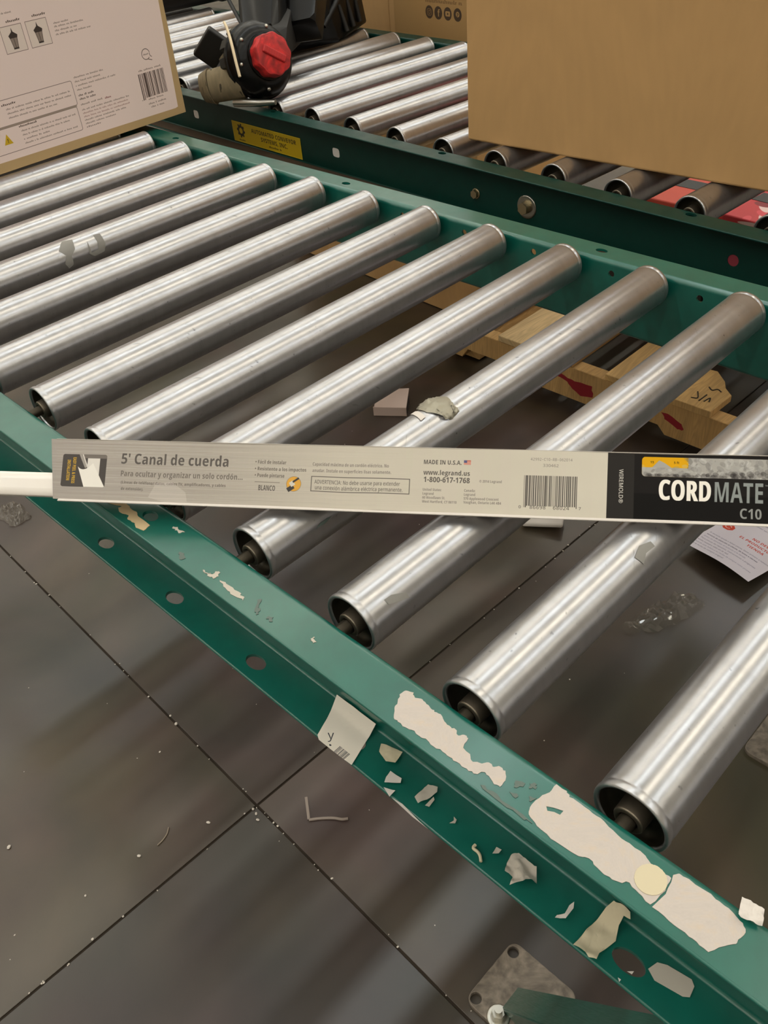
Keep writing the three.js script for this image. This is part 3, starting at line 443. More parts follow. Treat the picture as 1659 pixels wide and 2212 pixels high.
// ---- lantern carton with the pale printed face at the upper left
{
  const Wf = 0.47, Hf = 0.33, D = 0.28;
  const g = thing('lantern_carton', 'pale pink printed lantern carton with brown edges at the far end of the near conveyor', 'box', [-1.1803, AXLE + R + 0.0006, -0.7075], 1.6265);
  // local +x runs along the face away from the corner reversed: face spans x from -Wf to 0, outside is +z
  const S = 3.8, w = Math.round(Wf * 1000 * S), h = Math.round(Hf * 1000 * S);
  const tex = canvasTex(w, h, (c) => {
    const X = (mm) => w - mm * S, Y = (mm) => h - mm * S, ink = '#7d6c64';
    c.fillStyle = '#b89c70'; c.fillRect(0, 0, w, h);
    c.fillStyle = '#ead6d1'; c.beginPath(); c.moveTo(X(15.5), Y(13.5)); c.lineTo(X(9), Y(189)); c.lineTo(X(4), Y(330)); c.lineTo(0, 0); c.lineTo(0, Y(16.5)); c.lineTo(X(22), Y(12.2)); c.closePath(); c.fill();
    const fit = (words, mm, y, px, wd, st = '', col = ink) => { c.fillStyle = col; c.globalAlpha = st ? 0.95 : 0.75; strokes(c, words, X(mm), Y(y), px * S, wd * S); c.globalAlpha = 1; };
    // two product pictures
    c.strokeStyle = '#6a5850'; c.lineWidth = 0.7 * S;
    const pic = (l) => { c.strokeRect(X(l), Y(205), 38 * S, 38 * S); c.fillStyle = '#e2d2ca'; c.fillRect(X(l - 0.6), Y(204.4), 36.8 * S, 36.8 * S); const x = X(l - 19), y = Y(187);
      c.fillStyle = '#3a2e2a'; c.beginPath(); c.moveTo(x, y - 15 * S); c.lineTo(x + 1.4 * S, y - 9 * S); c.lineTo(x + 8 * S, y - 4 * S); c.lineTo(x + 6.5 * S, y); c.lineTo(x - 6.5 * S, y); c.lineTo(x - 8 * S, y - 4 * S); c.lineTo(x - 1.4 * S, y - 9 * S); c.fill();
      c.fillStyle = '#8d7d74'; c.beginPath(); c.moveTo(x - 6 * S, y); c.lineTo(x + 6 * S, y); c.lineTo(x + 4 * S, y + 14 * S); c.lineTo(x - 4 * S, y + 14 * S); c.fill(); c.strokeStyle = '#3a2e2a'; c.beginPath(); c.moveTo(x - 6 * S, y); c.lineTo(x - 4 * S, y + 14 * S); c.lineTo(x + 4 * S, y + 14 * S); c.lineTo(x + 6 * S, y); c.moveTo(x, y); c.lineTo(x, y + 14 * S); c.stroke(); c.fillStyle = '#3a2e2a'; c.fillRect(x - 4.6 * S, y + 13.4 * S, 9.2 * S, 2.4 * S); c.strokeStyle = '#6a5850'; };
    pic(272.5); pic(318);
    fit([8], 257.5, 209.5, 4.6, 25, 'bold', '#5d4d46'); fit([8], 304, 209.5, 4.6, 25, 'bold', '#5d4d46');
    fit([6, 7], 223, 193, 3.6, 28); fit([3, 7, 3, 13], 223.5, 188, 3.6, 56); fit([4, 8, 2, 3], 224, 182, 3.6, 42); fit([3, 5, 3, 4, 3, 8, 4], 224.5, 176.4, 3.6, 68); fit([3, 5, 4, 3, 8], 330, 222, 3.4, 40);
    // logo
    c.strokeStyle = '#5a4c46'; c.lineWidth = 1.1 * S; c.beginPath(); c.arc(X(60.5), Y(114), 8.6 * S, 0.75, 6.1); c.stroke(); c.beginPath(); c.moveTo(X(52.6), Y(115)); c.quadraticCurveTo(X(53), Y(109), X(48.6), Y(108)); c.moveTo(X(58), Y(105.6)); c.lineTo(X(49.4), Y(102.5)); c.stroke(); fit([7], 66, 112.8, 3.4, 11, 'bold', '#7d6c64');
    // bar code
    c.fillStyle = '#5a4a46'; let p = 87; let i = 0; while (p > 31) { const a = [3.4, 0.9, 0.8, 1.6][i % 4] * (0.4 + 0.9 * hash(i + 3)) * (i < 6 ? 1.3 : 0.75); c.fillRect(X(p), Y(85.4), a * S, (i < 2 ? 44 : 41) * S); p -= a + 0.8 + 0.9 * hash(i + 50); i++; }
    fit([3, 7, 5], 84, 89, 4, 50); fit([1], 90, 41, 3.6, 2.2); fit([5, 5], 76, 39.6, 3.8, 34); fit([5, 1, 7], 78, 32, 4, 40); fit([4, 1, 4], 74, 26, 4, 30);
    // address block
    [[11, 3, 8, 4], [5, 6, 5, 8], [1, 9, 5, 11, 2, 5], [5, 8]].forEach((s, k) => fit(s, 214.5, 108 - k * 6.6, 3.6, [60, 52, 82, 30][k])); fit([4, 2, 5], 214.4, 79, 4.4, 31, 'bold', '#6a5a53'); fit([5, 2, 5], 214.2, 73, 4.4, 33, 'bold', '#6a5a53'); fit([7, 4, 4], 215, 64.4, 3.6, 45); fit([5], 165, 63.4, 4.2, 13, 'bold', '#8e5a55');
    [[3, 3, 4, 6, 8, 11, 3], [10, 4, 2, 4, 5, 3, 11], [5, 5, 3, 7, 2, 15], [8, 7, 11, 4, 5], [8, 7, 9], [8]].forEach((s, k) => fit(s, 215.4, 56 - k * 5.7, 3.4, [100, 96, 98, 88, 64, 30][k], '', k === 1 || k === 2 ? '#a07a74' : ink));
    // warning boxes
    c.strokeStyle = '#6f5f57'; c.lineWidth = 0.8 * S; c.beginPath(); c.roundRect(X(460), Y(106), (460 - 221) * S, 38.6 * S, 3 * S); c.stroke(); c.beginPath(); c.roundRect(X(460), Y(64.6), (460 - 224) * S, 38 * S, 3 * S); c.stroke(); c.fillStyle = '#9c8b80'; c.fillRect(X(460), Y(67.6), (460 - 223) * S, 3 * S);
    fit([8], 356, 97, 4.2, 26, 'bold', '#5d4d46'); [[4, 2, 8, 6, 6, 2, 6, 2, 3, 7, 2], [9, 4, 6, 4, 3, 5, 2, 7, 6], [9, 8, 2, 4, 7, 2, 3, 4]].forEach((s, k) => fit(s, 350, 90 - k * 6.6, 3.6, [122, 122, 92][k]));
    fit([12], 338, 60, 4.2, 34, 'bold', '#5d4d46'); [[6, 2, 8, 9, 2, 2, 7, 5, 3, 4], [5, 2, 7, 2, 2, 11, 5, 2, 7], [1, 8, 2, 5], [8, 1, 2, 12, 10, 2, 5, 5]].forEach((s, k) => fit(s, 336, 53 - k * 6.6, 3.5, [106, 92, 50, 104][k]));
    c.fillStyle = '#c8a416'; c.beginPath(); c.moveTo(X(372), Y(40)); c.lineTo(X(356), Y(40)); c.lineTo(X(364), Y(56)); c.closePath(); c.fill(); c.fillStyle = '#4b3c14'; c.font = `bold ${9 * S}px sans-serif`; c.fillText('!', X(365.4), Y(42.4));
  });
  mesh('carton_body', mv(chamferBox(Wf, Hf - 0.004, D, 0.003), -Wf / 2, Hf / 2 - 0.002, -D / 2), kraftDark, g);
  for (const s of [0, 1]) mesh('top_flap', mv(chamferBox(Wf - 0.004, 0.004, D / 2 - 0.002, 0.0015), -Wf / 2, Hf, -D * (0.25 + 0.5 * s)), kraftDark, g);
  const f = mesh('printed_face', mv(new THREE.PlaneGeometry(Wf - 0.003, Hf - 0.006), -Wf / 2, Hf / 2 - 0.002, 0.0004), std({ map: tex, roughness: 0.7 }), g); f.userData.label = 'pale printed face with text, lantern pictures and bar code';
}

// ------------------------------------------------------------------ black garden engine on the far conveyor
{
  const o = convB.position, t = thing('garden_engine', 'dirty black garden engine with a red fuel cap lying on the far conveyor', 'engine', [o.x, o.y, o.z], TB);
  // round tank: axis towards the viewer's right
  const C0 = new THREE.Vector3(-0.607, 0.091, 0.0), ax = new THREE.Vector3(0.95, 0.30, 0.06).normalize();
  const qz = new THREE.Quaternion().setFromUnitVectors(new THREE.Vector3(0, 1, 0), ax);
  const prof = [[0, -0.035], [0.05, -0.035], [0.062, -0.03], [0.066, -0.022], [0.068, -0.012], [0.0705, -0.010], [0.0705, -0.004], [0.068, -0.002], [0.0665, 0.008], [0.062, 0.018], [0.054, 0.026], [0.046, 0.03], [0.042, 0.031], [0.041, 0.035], [0.034, 0.036], [0.033, 0.031], [0, 0.031]].map((q) => new THREE.Vector2(...q));
  const place = (g) => { g.applyQuaternion(qz); g.translate(C0.x, C0.y, C0.z); return g; };
  const gloss = phys({ color: 0x080707, roughness: 0.4, clearcoat: 0.14, clearcoatRoughness: 0.18, specularIntensity: 0.35 }), dusty = std({ color: 0x14110e, roughness: 0.65 });
  mesh('fuel_tank', place(toCreasedNormals(clean(new THREE.LatheGeometry(prof, 56)), 0.5)), gloss, t);
  for (let k = 0; k < 5; k++) mesh('tank_rib', place(mv(chamferBox(0.008, 0.03, 0.02, 0.002), 0.066 * Math.cos(1.3 + k * 0.5), -0.018, 0.066 * Math.sin(1.3 + k * 0.5), 0, -1.3 - k * 0.5, 0)), gloss, t);
  // cap: faceted knob
  const sh = new THREE.Shape(); for (let i = 0; i < 72; i++) { const a = i / 72 * Math.PI * 2, r = 0.0345 + 0.0012 * Math.cos(a * 9); i ? sh.lineTo(r * Math.cos(a), r * Math.sin(a)) : sh.moveTo(r, 0); }
  const capG = new THREE.ExtrudeGeometry(sh, { depth: 0.02, bevelEnabled: true, bevelSize: 0.003, bevelThickness: 0.004, bevelSegments: 3 }); capG.rotateX(-Math.PI / 2); capG.translate(0, 0.036, 0);
  const barG = mv(chamferBox(0.05, 0.006, 0.014, 0.003), 0, 0.061, 0, 0, 0.9, 0);
  const red = std({ color: 0xffffff, roughness: 0.6, map: dataTex(128, 128, (x, y) => { const a = tile(x, y, 128, 128, 1.5, 1.5, 5, 4); const k = 1 + 0.6 * a; return [178 * k, 34 * k, 34 * k]; }) }); red.map.repeat.set(9, 9);
  const cap = mesh('fuel_cap', place(merge([toCreasedNormals(clean(capG), 0.5), barG])), red, t); cap.userData.label = 'scuffed red cap';
  mesh('metal_foot', merge([cylBetween([-0.625, 0.026, 0.062], [-0.575, 0.026, 0.035], 0.008, 0.007, 14), cylBetween([-0.575, 0.026, 0.035], [-0.545, 0.028, 0.02], 0.007, 0.005, 14)]), rimMetal, t);
  // muddy fitting
  const tanM = std({ color: 0xffffff, roughness: 0.9, map: dataTex(128, 128, (x, y) => { const a = tile(x, y, 128, 128, 1.0, 1.0, 5, 3); const k = a > 0.22 ? 0.55 : 1 + 0.25 * a; return [132 * k, 119 * k, 94 * k]; }) }); tanM.map.repeat.set(1, 1);
  const fit = mesh('muddy_fitting', merge([cylBetween([-0.622, 0.062, 0.035], [-0.668, 0.054, 0.078], 0.033, 0.030, 32), cylBetween([-0.668, 0.054, 0.078], [-0.682, 0.051, 0.09], 0.033, 0.026, 32), cylBetween([-0.645, 0.09, 0.045], [-0.655, 0.104, 0.055], 0.008, 0.007, 12)]), tanM, t); fit.userData.label = 'mud covered pale fitting';
  mesh('bracket', mv(chamferBox(0.062, 0.05, 0.02, 0.004), -0.722, 0.108, 0.03, 0.3, 0.9, 0.6), blackRubber, t);
  // rear housing
  const dir = new THREE.Vector3(-0.53, 0, -0.85).normalize(), sd = new THREE.Vector3(-dir.z, 0, dir.x).normalize();   // sd: to the viewer's right
  const P = (a, s, y) => new THREE.Vector3(-0.63, 0, -0.06).addScaledVector(dir, a).addScaledVector(sd, s).setY(y);
  const hull = (l, r) => { const pts = []; for (const [a, s, y] of l) { const p = P(a, s, y); for (let i = 0; i < 12; i++) pts.push(new THREE.Vector3(rr(-1, 1), rr(-1, 1), rr(-1, 1)).normalize().multiplyScalar(r).add(p)); } return toCreasedNormals(clean(new ConvexGeometry(pts)), 0.6); };
  const low = R + 0.0145;
  mesh('housing', hull([[0.30, -0.09, low], [0.345, -0.04, low], [0.38, -0.006, low], [0.585, 0.0, low], [0.55, -0.25, low], [0.32, -0.2, low], [0.33, -0.11, 0.17], [0.37, -0.04, 0.17], [0.57, -0.02, 0.22], [0.55, -0.22, 0.22], [0.35, -0.19, 0.19]], 0.012), gloss, t);
  mesh('engine_block', hull([[0.03, -0.05, 0.07], [0.03, 0.0, 0.08], [0.05, -0.07, 0.125], [0.05, 0.0, 0.12], [0.32, -0.15, 0.06], [0.33, -0.06, 0.06], [0.3, -0.15, 0.17], [0.3, -0.06, 0.16]], 0.01), dusty, t);
  mesh('air_filter_cover', hull([[0.06, -0.085, 0.12], [0.06, -0.02, 0.125], [0.10, -0.095, 0.09], [0.10, -0.02, 0.1], [0.24, -0.145, 0.27], [0.24, -0.07, 0.27], [0.27, -0.14, 0.22], [0.27, -0.07, 0.22]], 0.012), gloss, t);
  mesh('starter_cover', hull([[0.13, -0.02, 0.12], [0.14, 0.03, 0.125], [0.17, -0.02, 0.085], [0.18, 0.025, 0.085], [0.30, -0.05, 0.26], [0.30, 0.01, 0.26], [0.34, -0.05, 0.21], [0.34, 0.01, 0.21]], 0.013), gloss, t);
  mesh('seam_strip', new THREE.TubeGeometry(new THREE.CatmullRomCurve3([P(0.35, -0.02, 0.07), P(0.41, 0.0, 0.115), P(0.48, 0.0, 0.16), P(0.57, 0.0, 0.21)]), 24, 0.006, 8), blackRubber, t);
  for (let k = 0; k < 3; k++) mesh('housing_rib', cylBetween(P(0.42 + k * 0.055, 0.013, 0.045).toArray(), P(0.425 + k * 0.055, -0.004, 0.10 + k * 0.014).toArray(), 0.006, 0.005, 10), dusty, t);
  mesh('throttle_cable', new THREE.TubeGeometry(new THREE.CatmullRomCurve3([P(0.05, -0.08, 0.12), P(0.09, -0.115, 0.145), P(0.14, -0.16, 0.20), P(0.22, -0.19, 0.29)]), 28, 0.004, 8), blackRubber, t);
  const cord = new THREE.CatmullRomCurve3([[-0.690, 0.152, 0.012], [-0.650, 0.150, 0.034], [-0.600, 0.134, 0.062], [-0.574, 0.108, 0.076], [-0.560, 0.084, 0.082]].map((p) => new THREE.Vector3(...p)));
  const cd = mesh('pull_cord', new THREE.TubeGeometry(cord, 40, 0.0028, 8), std({ color: 0xd8c6a6, roughness: 0.9 }), t); cd.userData.label = 'cream cord';
  for (const b of [0.3, 1.6, 2.4, 3.6]) mesh('screw', place(mv(new THREE.SphereGeometry(0.004, 12, 8), 0.055 * Math.cos(b), 0.025, 0.055 * Math.sin(b))), rimMetal, t);
}
// black pipe lying on the far rollers
{
  const c = convB.position, t = thing('black_pipe', 'thick black pipe lying across the far conveyor at the top of the picture', 'pipe', [c.x, c.y, c.z], TB);
  const pr = [[0.062, 0], [0.066, 0.002], [0.066, 0.45], [0.07, 0.452], [0.07, 0.486], [0.066, 0.488], [0.060, 0.488], [0.060, 0.01], [0.062, 0]].map((q) => new THREE.Vector2(...q));
  const g = new THREE.LatheGeometry(pr, 48); g.rotateX(-Math.PI / 2); g.translate(-1.655, R + 0.071, -0.16);
  mesh('tube', g, blackRubber, t);
  const fit = mesh('chrome_fitting', merge([cylBetween([-1.625, 0.06, -0.64], [-1.60, 0.066, -0.672], 0.012, 0.012, 16), cylBetween([-1.60, 0.066, -0.672], [-1.585, 0.075, -0.69], 0.009, 0.012, 16)]), std({ color: 0xdedad2, metalness: 1, roughness: 0.15 }), t); fit.userData.label = 'shiny chrome fitting';
}

// ------------------------------------------------------------------ pallet and red cartons under the far conveyor
{
  const t = thing('wooden_pallet', 'worn wooden pallet with red paint marks on the floor under the far conveyor', 'pallet', [0, 0, 0]);
  const TOPY = 0.13, z0 = -1.305, D = 1.1;
  const board = (n, x0, x1, y, zA, zB, th, m) => { const g = chamferBox(x1 - x0, th, zA - zB, 0.0025); g.translate((x0 + x1) / 2, y - th / 2, (zA + zB) / 2); const p = g.attributes.position, uv = g.attributes.uv; for (let i = 0; i < p.count; i++) uv.setXY(i, p.getX(i) + p.getY(i), p.getZ(i)); return mesh(n, g, m, t); };
  const tops = [[-1.09, -1.005, 0], [-0.895, -0.79, 0], [-0.765, -0.668, 1], [-0.577, -0.485, 2]];
  tops.forEach(([a, b, k]) => board('deck_board', a, b, TOPY, z0, z0 - D, 0.017, wood[k]));
  // broken board with handwriting
  const w0 = -0.41, w1 = -0.312; const sb = new THREE.Shape([[w0, -z0], [w1, -z0], [w1 + 0.004, -z0 + 0.085], [w1 - 0.02, -z0 + 0.105], [w1 - 0.035, -z0 + 0.13], [w0 + 0.03, -z0 + 0.16], [w0, -z0 + 0.155]].map((p) => new THREE.Vector2(...p)));
  const bg = new THREE.ExtrudeGeometry(sb, { depth: 0.015, bevelEnabled: true, bevelSize: 0.001, bevelThickness: 0.001, bevelSegments: 1 }); bg.rotateX(-Math.PI / 2); bg.translate(0, TOPY - 0.016, 0);
  const bb = mesh('deck_board', bg, wood[2], t); bb.userData.label = 'broken board with handwriting';
  const ink = std({ color: 0x3a3026, roughness: 0.9 });
  const stroke = (l) => new THREE.TubeGeometry(new THREE.CatmullRomCurve3(l.map(([x, z]) => new THREE.Vector3(x, TOPY + 0.0006, z))), 16, 0.0016, 5);
  const wr = mesh('handwriting', merge([stroke([[-0.372, -1.33], [-0.36, -1.336], [-0.366, -1.35], [-0.372, -1.36]]), stroke([[-0.352, -1.328], [-0.350, -1.36]]), stroke([[-0.342, -1.332], [-0.338, -1.352], [-0.332, -1.336]]), stroke([[-0.362, -1.392], [-0.35, -1.384], [-0.342, -1.394], [-0.33, -1.388]])]), ink, bb); wr.position.y = 0;
  // stringers with notches
  const st = (z, m) => { const s = new THREE.Shape(); s.moveTo(-1.09, 0); s.lineTo(-1.02, 0); s.lineTo(-1.0, 0.028); s.lineTo(-0.90, 0.028); s.lineTo(-0.88, 0); s.lineTo(-0.5, 0); s.lineTo(-0.48, 0.02); s.lineTo(-0.43, 0.02); s.lineTo(-0.41, 0); s.lineTo(-0.16, 0); s.lineTo(-0.16, 0.085); s.lineTo(-1.09, 0.085); const g = new THREE.ExtrudeGeometry(s, { depth: 0.036, bevelEnabled: true, bevelSize: 0.0015, bevelThickness: 0.0015, bevelSegments: 1 }); g.translate(0, 0.0265, z); return mesh('stringer', g, m, t); };
  const s1 = st(z0 - 0.04, wood[1]); st(z0 - 0.55, wood[1]);
  const redP = std({ color: 0x8a1420, roughness: 0.8 });
  const splash = (pts) => { const s = new THREE.Shape(torn(pairs(pts), 0.002, 3)); const g = new THREE.ExtrudeGeometry(s, { depth: 0.0006, bevelEnabled: false }); g.translate(0, 0, z0 - 0.0024); mesh('paint_mark', g, redP, s1).userData.label = 'dark red paint mark'; };
  splash([-0.72, 88, -0.69, 92, -0.66, 80]); 
  splash([-735, 84, -715, 90, -690, 84, -660, 78, -610, 82, -606, 52, -640, 44, -665, 56, -680, 70, -710, 76]);
  splash([-425, 82, -408, 84, -372, 70, -366, 58, -380, 54, -415, 68]);
  // bottom boards
  for (const [a, b] of [[-1.09, -0.99], [-0.64, -0.55], [-0.25, -0.16]]) board('bottom_board', a, b, 0.025, z0 - 0.04, z0 - 0.6, 0.018, wood[1]);
  // yellow tape on the first board
  const tp = mesh('yellow_tape', mv(chamferBox(0.09, 0.0008, 0.035, 0.0003), -1.045, TOPY + 0.0006, -1.45), std({ color: 0xb89a3a, roughness: 0.7 }), t);
}
{
  const redTex = (s) => canvasTex(256, 256, (c) => { c.fillStyle = s ? '#b02a30' : '#b4402e'; c.fillRect(0, 0, 256, 256); if (s) for (let i = 0; i < 40; i++) { c.fillStyle = ['#1c1214', '#d8b8b4', '#7c1720', '#c7404a'][i % 4]; c.beginPath(); c.ellipse(256 * hash(i), 256 * hash(i + 60), 8 + 26 * hash(i + 9), 6 + 14 * hash(i + 19), 3 * hash(i + 2), 0, 7); c.fill(); } });
  const mk = (label, x, z, w, d, hgt, s, turn) => { const p = B2W(x, 0, z); const t = thing('red_carton', label, 'box', [p.x, 0.1312, p.z], TB + turn, 'red cartons under the far conveyor'); mesh('carton_body', mv(chamferBox(w, hgt - 0.03, d, 0.004), 0, hgt / 2 - 0.015, 0), std({ color: 0x241c1a, roughness: 0.8 }), t); mesh('red_lid', mv(chamferBox(w + 0.004, 0.05, d + 0.004, 0.004), 0, hgt - 0.025, 0), std({ map: redTex(s), roughness: 0.6 }), t).userData.label = 'red lid'; mesh('closing_tape', mv(chamferBox(w * 0.98, 0.0012, 0.05, 0.0004), 0, hgt + 0.0004, 0), std({ color: s ? 0x1a1416 : 0x15161a, roughness: 0.5 }), t); };
  mk('orange red carton standing on the pallet under the far conveyor', -0.12, -0.83, 0.26, 0.24, 0.32, 0, 0.03);
  mk('red carton with black and white print on the pallet, beside the orange red one', 0.19, -0.83, 0.30, 0.26, 0.325, 1, -0.04);
}

// ------------------------------------------------------------------ scraps on the near rail's lower flange (x, height, z from the web, mm)
{
  const YB = AXLE + TOP - HT + TH, ZB = GAP;
  const scrap = (name, label, nums, mat, lift, edge = 0.003, group) => { const pts = pairs(nums).map((p) => new THREE.Vector2(p.x, p.y + ZB)); const c = pts.reduce((a, p) => a.add(p), new THREE.Vector2()).divideScalar(pts.length); const g = layer(pts.map((p) => p.clone().sub(c)), (x, z) => lift(x + c.x, z + c.y - ZB), edge); const m = mesh(name, g, mat); m.position.set(c.x, YB, c.y); return tag(m, label, 'paper scrap', group); };
  const crum = (s, amp) => (x, z) => 0.0012 + amp * (0.5 + 0.5 * N3(x * 130 + s, z * 130, s)) + amp * 0.4 * (0.5 + 0.5 * N3(x * 320, z * 320 + s, 3));
  // label with a letter and bar code, climbing the web
  const tex = canvasTex(512, 512, (c) => { c.fillStyle = '#e2d9cc'; c.fillRect(0, 0, 512, 512); c.fillStyle = '#3a3a40'; c.save(); c.translate(205, 395); c.rotate(-0.9); c.font = 'italic 120px sans-serif'; c.fillText('y', -30, 30); c.restore(); c.beginPath(); c.arc(262, 470, 10, 0, 7); c.fill(); for (let i = 0; i < 12; i++) c.fillRect(322 + i * 9, 410 + i * 0, 2 + 4 * hash(i), 100); });
  const P = [[-8, 4.4], [34, 4.2], [36, 16], [43, 38.8], [9, 39.6], [5, 37.4], [0, 24], [-5, 13]].map((p) => new THREE.Vector2(p[0] / 1000, p[1] / 1000 + ZB));
  const g = layer(P.map((p) => p.clone()), (x, z) => { const d = z - ZB; return 0.0008 + (d < 0.014 ? (0.014 - d) * 0.55 : 0) + 0.0015 * Math.max(0, N3(x * 60, z * 60, 2)); }, 0.003);
  const uv = new Float32Array(g.attributes.position.count * 2); for (let i = 0; i < uv.length / 2; i++) { uv[i * 2] = (g.attributes.position.getX(i) + 0.008) / 0.052; uv[i * 2 + 1] = 1 - (g.attributes.position.getZ(i) - ZB - 0.004) / 0.036; } g.setAttribute('uv', new THREE.BufferAttribute(uv, 2));
  const m = mesh('torn_label', g, std({ map: tex, roughness: 0.85, side: THREE.DoubleSide })); m.position.y = YB; tag(m, 'torn white label with a black letter and bar code ends on the near rail', 'paper scrap');
  const G = 'paper scraps on the lower flange of the near rail';
  scrap('paper_scrap', 'cream paper scrap with a pointed top, just right of the torn bar code label', [47, 12.3, 64, 7.4, 66, 17.3, 60, 20.8, 51, 18.4], paperCream, crum(1, 0.003), 0.003, G);
  scrap('paper_scrap', 'pale bluish white scrap at the outer edge of the rail below the cream scrap', [68, 24.3, 78, 23.4, 80, 26.6, 71, 33.7, 69, 29.8], paper, crum(2, 0.002), 0.003, G);
  scrap('paper_scrap', 'tiny white scrap hanging over the outer edge of the rail', [73, 36.6, 81, 33.0, 81, 39.0], paper, crum(3, 0.001), 0.003, G);
  scrap('paper_scrap', 'grey folded strip of paper, left of the crumpled grey scrap', [95, 14.7, 102, 12.4, 104, 15.3, 103, 21.9, 100, 30.4, 95, 28.5], paperGrey, crum(4, 0.003), 0.003, G);
  scrap('paper_scrap', 'narrow grey sliver beside the grey folded strip', [104, 19.0, 106, 20.3, 107, 26.9, 104, 27.9], paperGrey, crum(5, 0.001), 0.003, G);
  scrap('paper_scrap', 'small grey crescent of paper in the shaded groove of the rail', [124, 21.1, 127, 21.7, 128, 24.4, 125, 26.9, 126, 23.5], paperGrey, crum(6, 0.001), 0.002, G);
  const sq = mesh('paper_curl', new THREE.TubeGeometry(new THREE.CatmullRomCurve3([[0.148, 0.0273], [0.1482, 0.030], [0.152, 0.0302], [0.1545, 0.031], [0.158, 0.034]].map(([x, z]) => new THREE.Vector3(x, YB + 0.0022, z + ZB))), 24, 0.0011, 6), paperCream); tag(sq, 'thin pale curl of paper shaped like an S', 'paper scrap');
  scrap('paper_scrap', 'tiny pinkish blob of paper above the crumpled grey scrap', [159, 19.5, 163, 19.0, 163, 22.2, 160, 25.0], paperGrey, crum(8, 0.002), 0.002, G);
  scrap('crumpled_scrap', 'crumpled grey paper scrap standing up in the middle of the rail groove', [171, 19.0, 174, 15.7, 188, 15.8, 195, 25.0, 190, 24.4, 182, 35.5, 180, 29.7, 175, 31.3, 172, 25.3], paperGrey, crum(9, 0.009), 0.002, G);
  scrap('paper_scrap', 'white crescent shaped scrap beside the big curled paper', [217, 16.6, 219, 20.3, 219, 28.4, 214, 32.4, 214, 30.3, 217, 26.5, 216, 20.3], paper, crum(10, 0.003), 0.002, G);
  scrap('curled_label', 'big curled beige label with crumpled underside, hanging over the rail edge', [236, 4.2, 247, 4.0, 249, 6.5, 245, 7.4, 245, 11.7, 248, 19.2, 245, 31.9, 246, 36.5, 242, 38.4, 239, 37.3, 231, 38.0, 232, 22.0, 234, 8.7], paperCream, (x, z) => 0.0015 + (z < 0.016 ? (0.016 - z) * 0.9 : 0) + 0.006 * Math.max(0, N3(x * 95, z * 95, 4)), 0.002, G);
  scrap('flat_label', 'flat grey label lying in the shaded rail groove, lowest on the right', [272, 13.1, 277, 10.6, 291, 8.4, 294, 10.8, 295, 17.7, 292, 20.0, 276, 23.0, 270, 19.8], paperGrey, () => 0.0008, 0.004, G);
  scrap('paper_scrap', 'tiny white scrap below the big curled label', [262, 29.6, 265, 26.8, 265, 29.1], paper, crum(12, 0.001), 0.002, G);
  scrap('paper_scrap', 'tiny white flake near the outer edge of the rail, left of the flat grey label', [260, 35.7, 262, 35.6, 262, 37.5], paper, crum(13, 0.001), 0.002, G);
  scrap('paper_strip', 'thin white strip stuck along the outer edge of the rail', [82, 38.2, 91, 36.8, 99, 37.6, 108, 38.6, 117, 39.0, 103, 39.4], paper, () => 0.0007, 0.003, G);
  const bl = mesh('paper_scrap', layer(pairs([-6, -4, 5, -6, 8, 3, -3, 6]), (x, z) => 0.006 * Math.abs(N3(x * 200, z * 200, 7)) + 0.002, 0.002), paper); bl.position.set(0.304, AXLE + TOP + 0.001, GAP + 0.002); tag(bl, 'small white and blue scrap on the inner edge of the rail at the right', 'paper scrap');
}

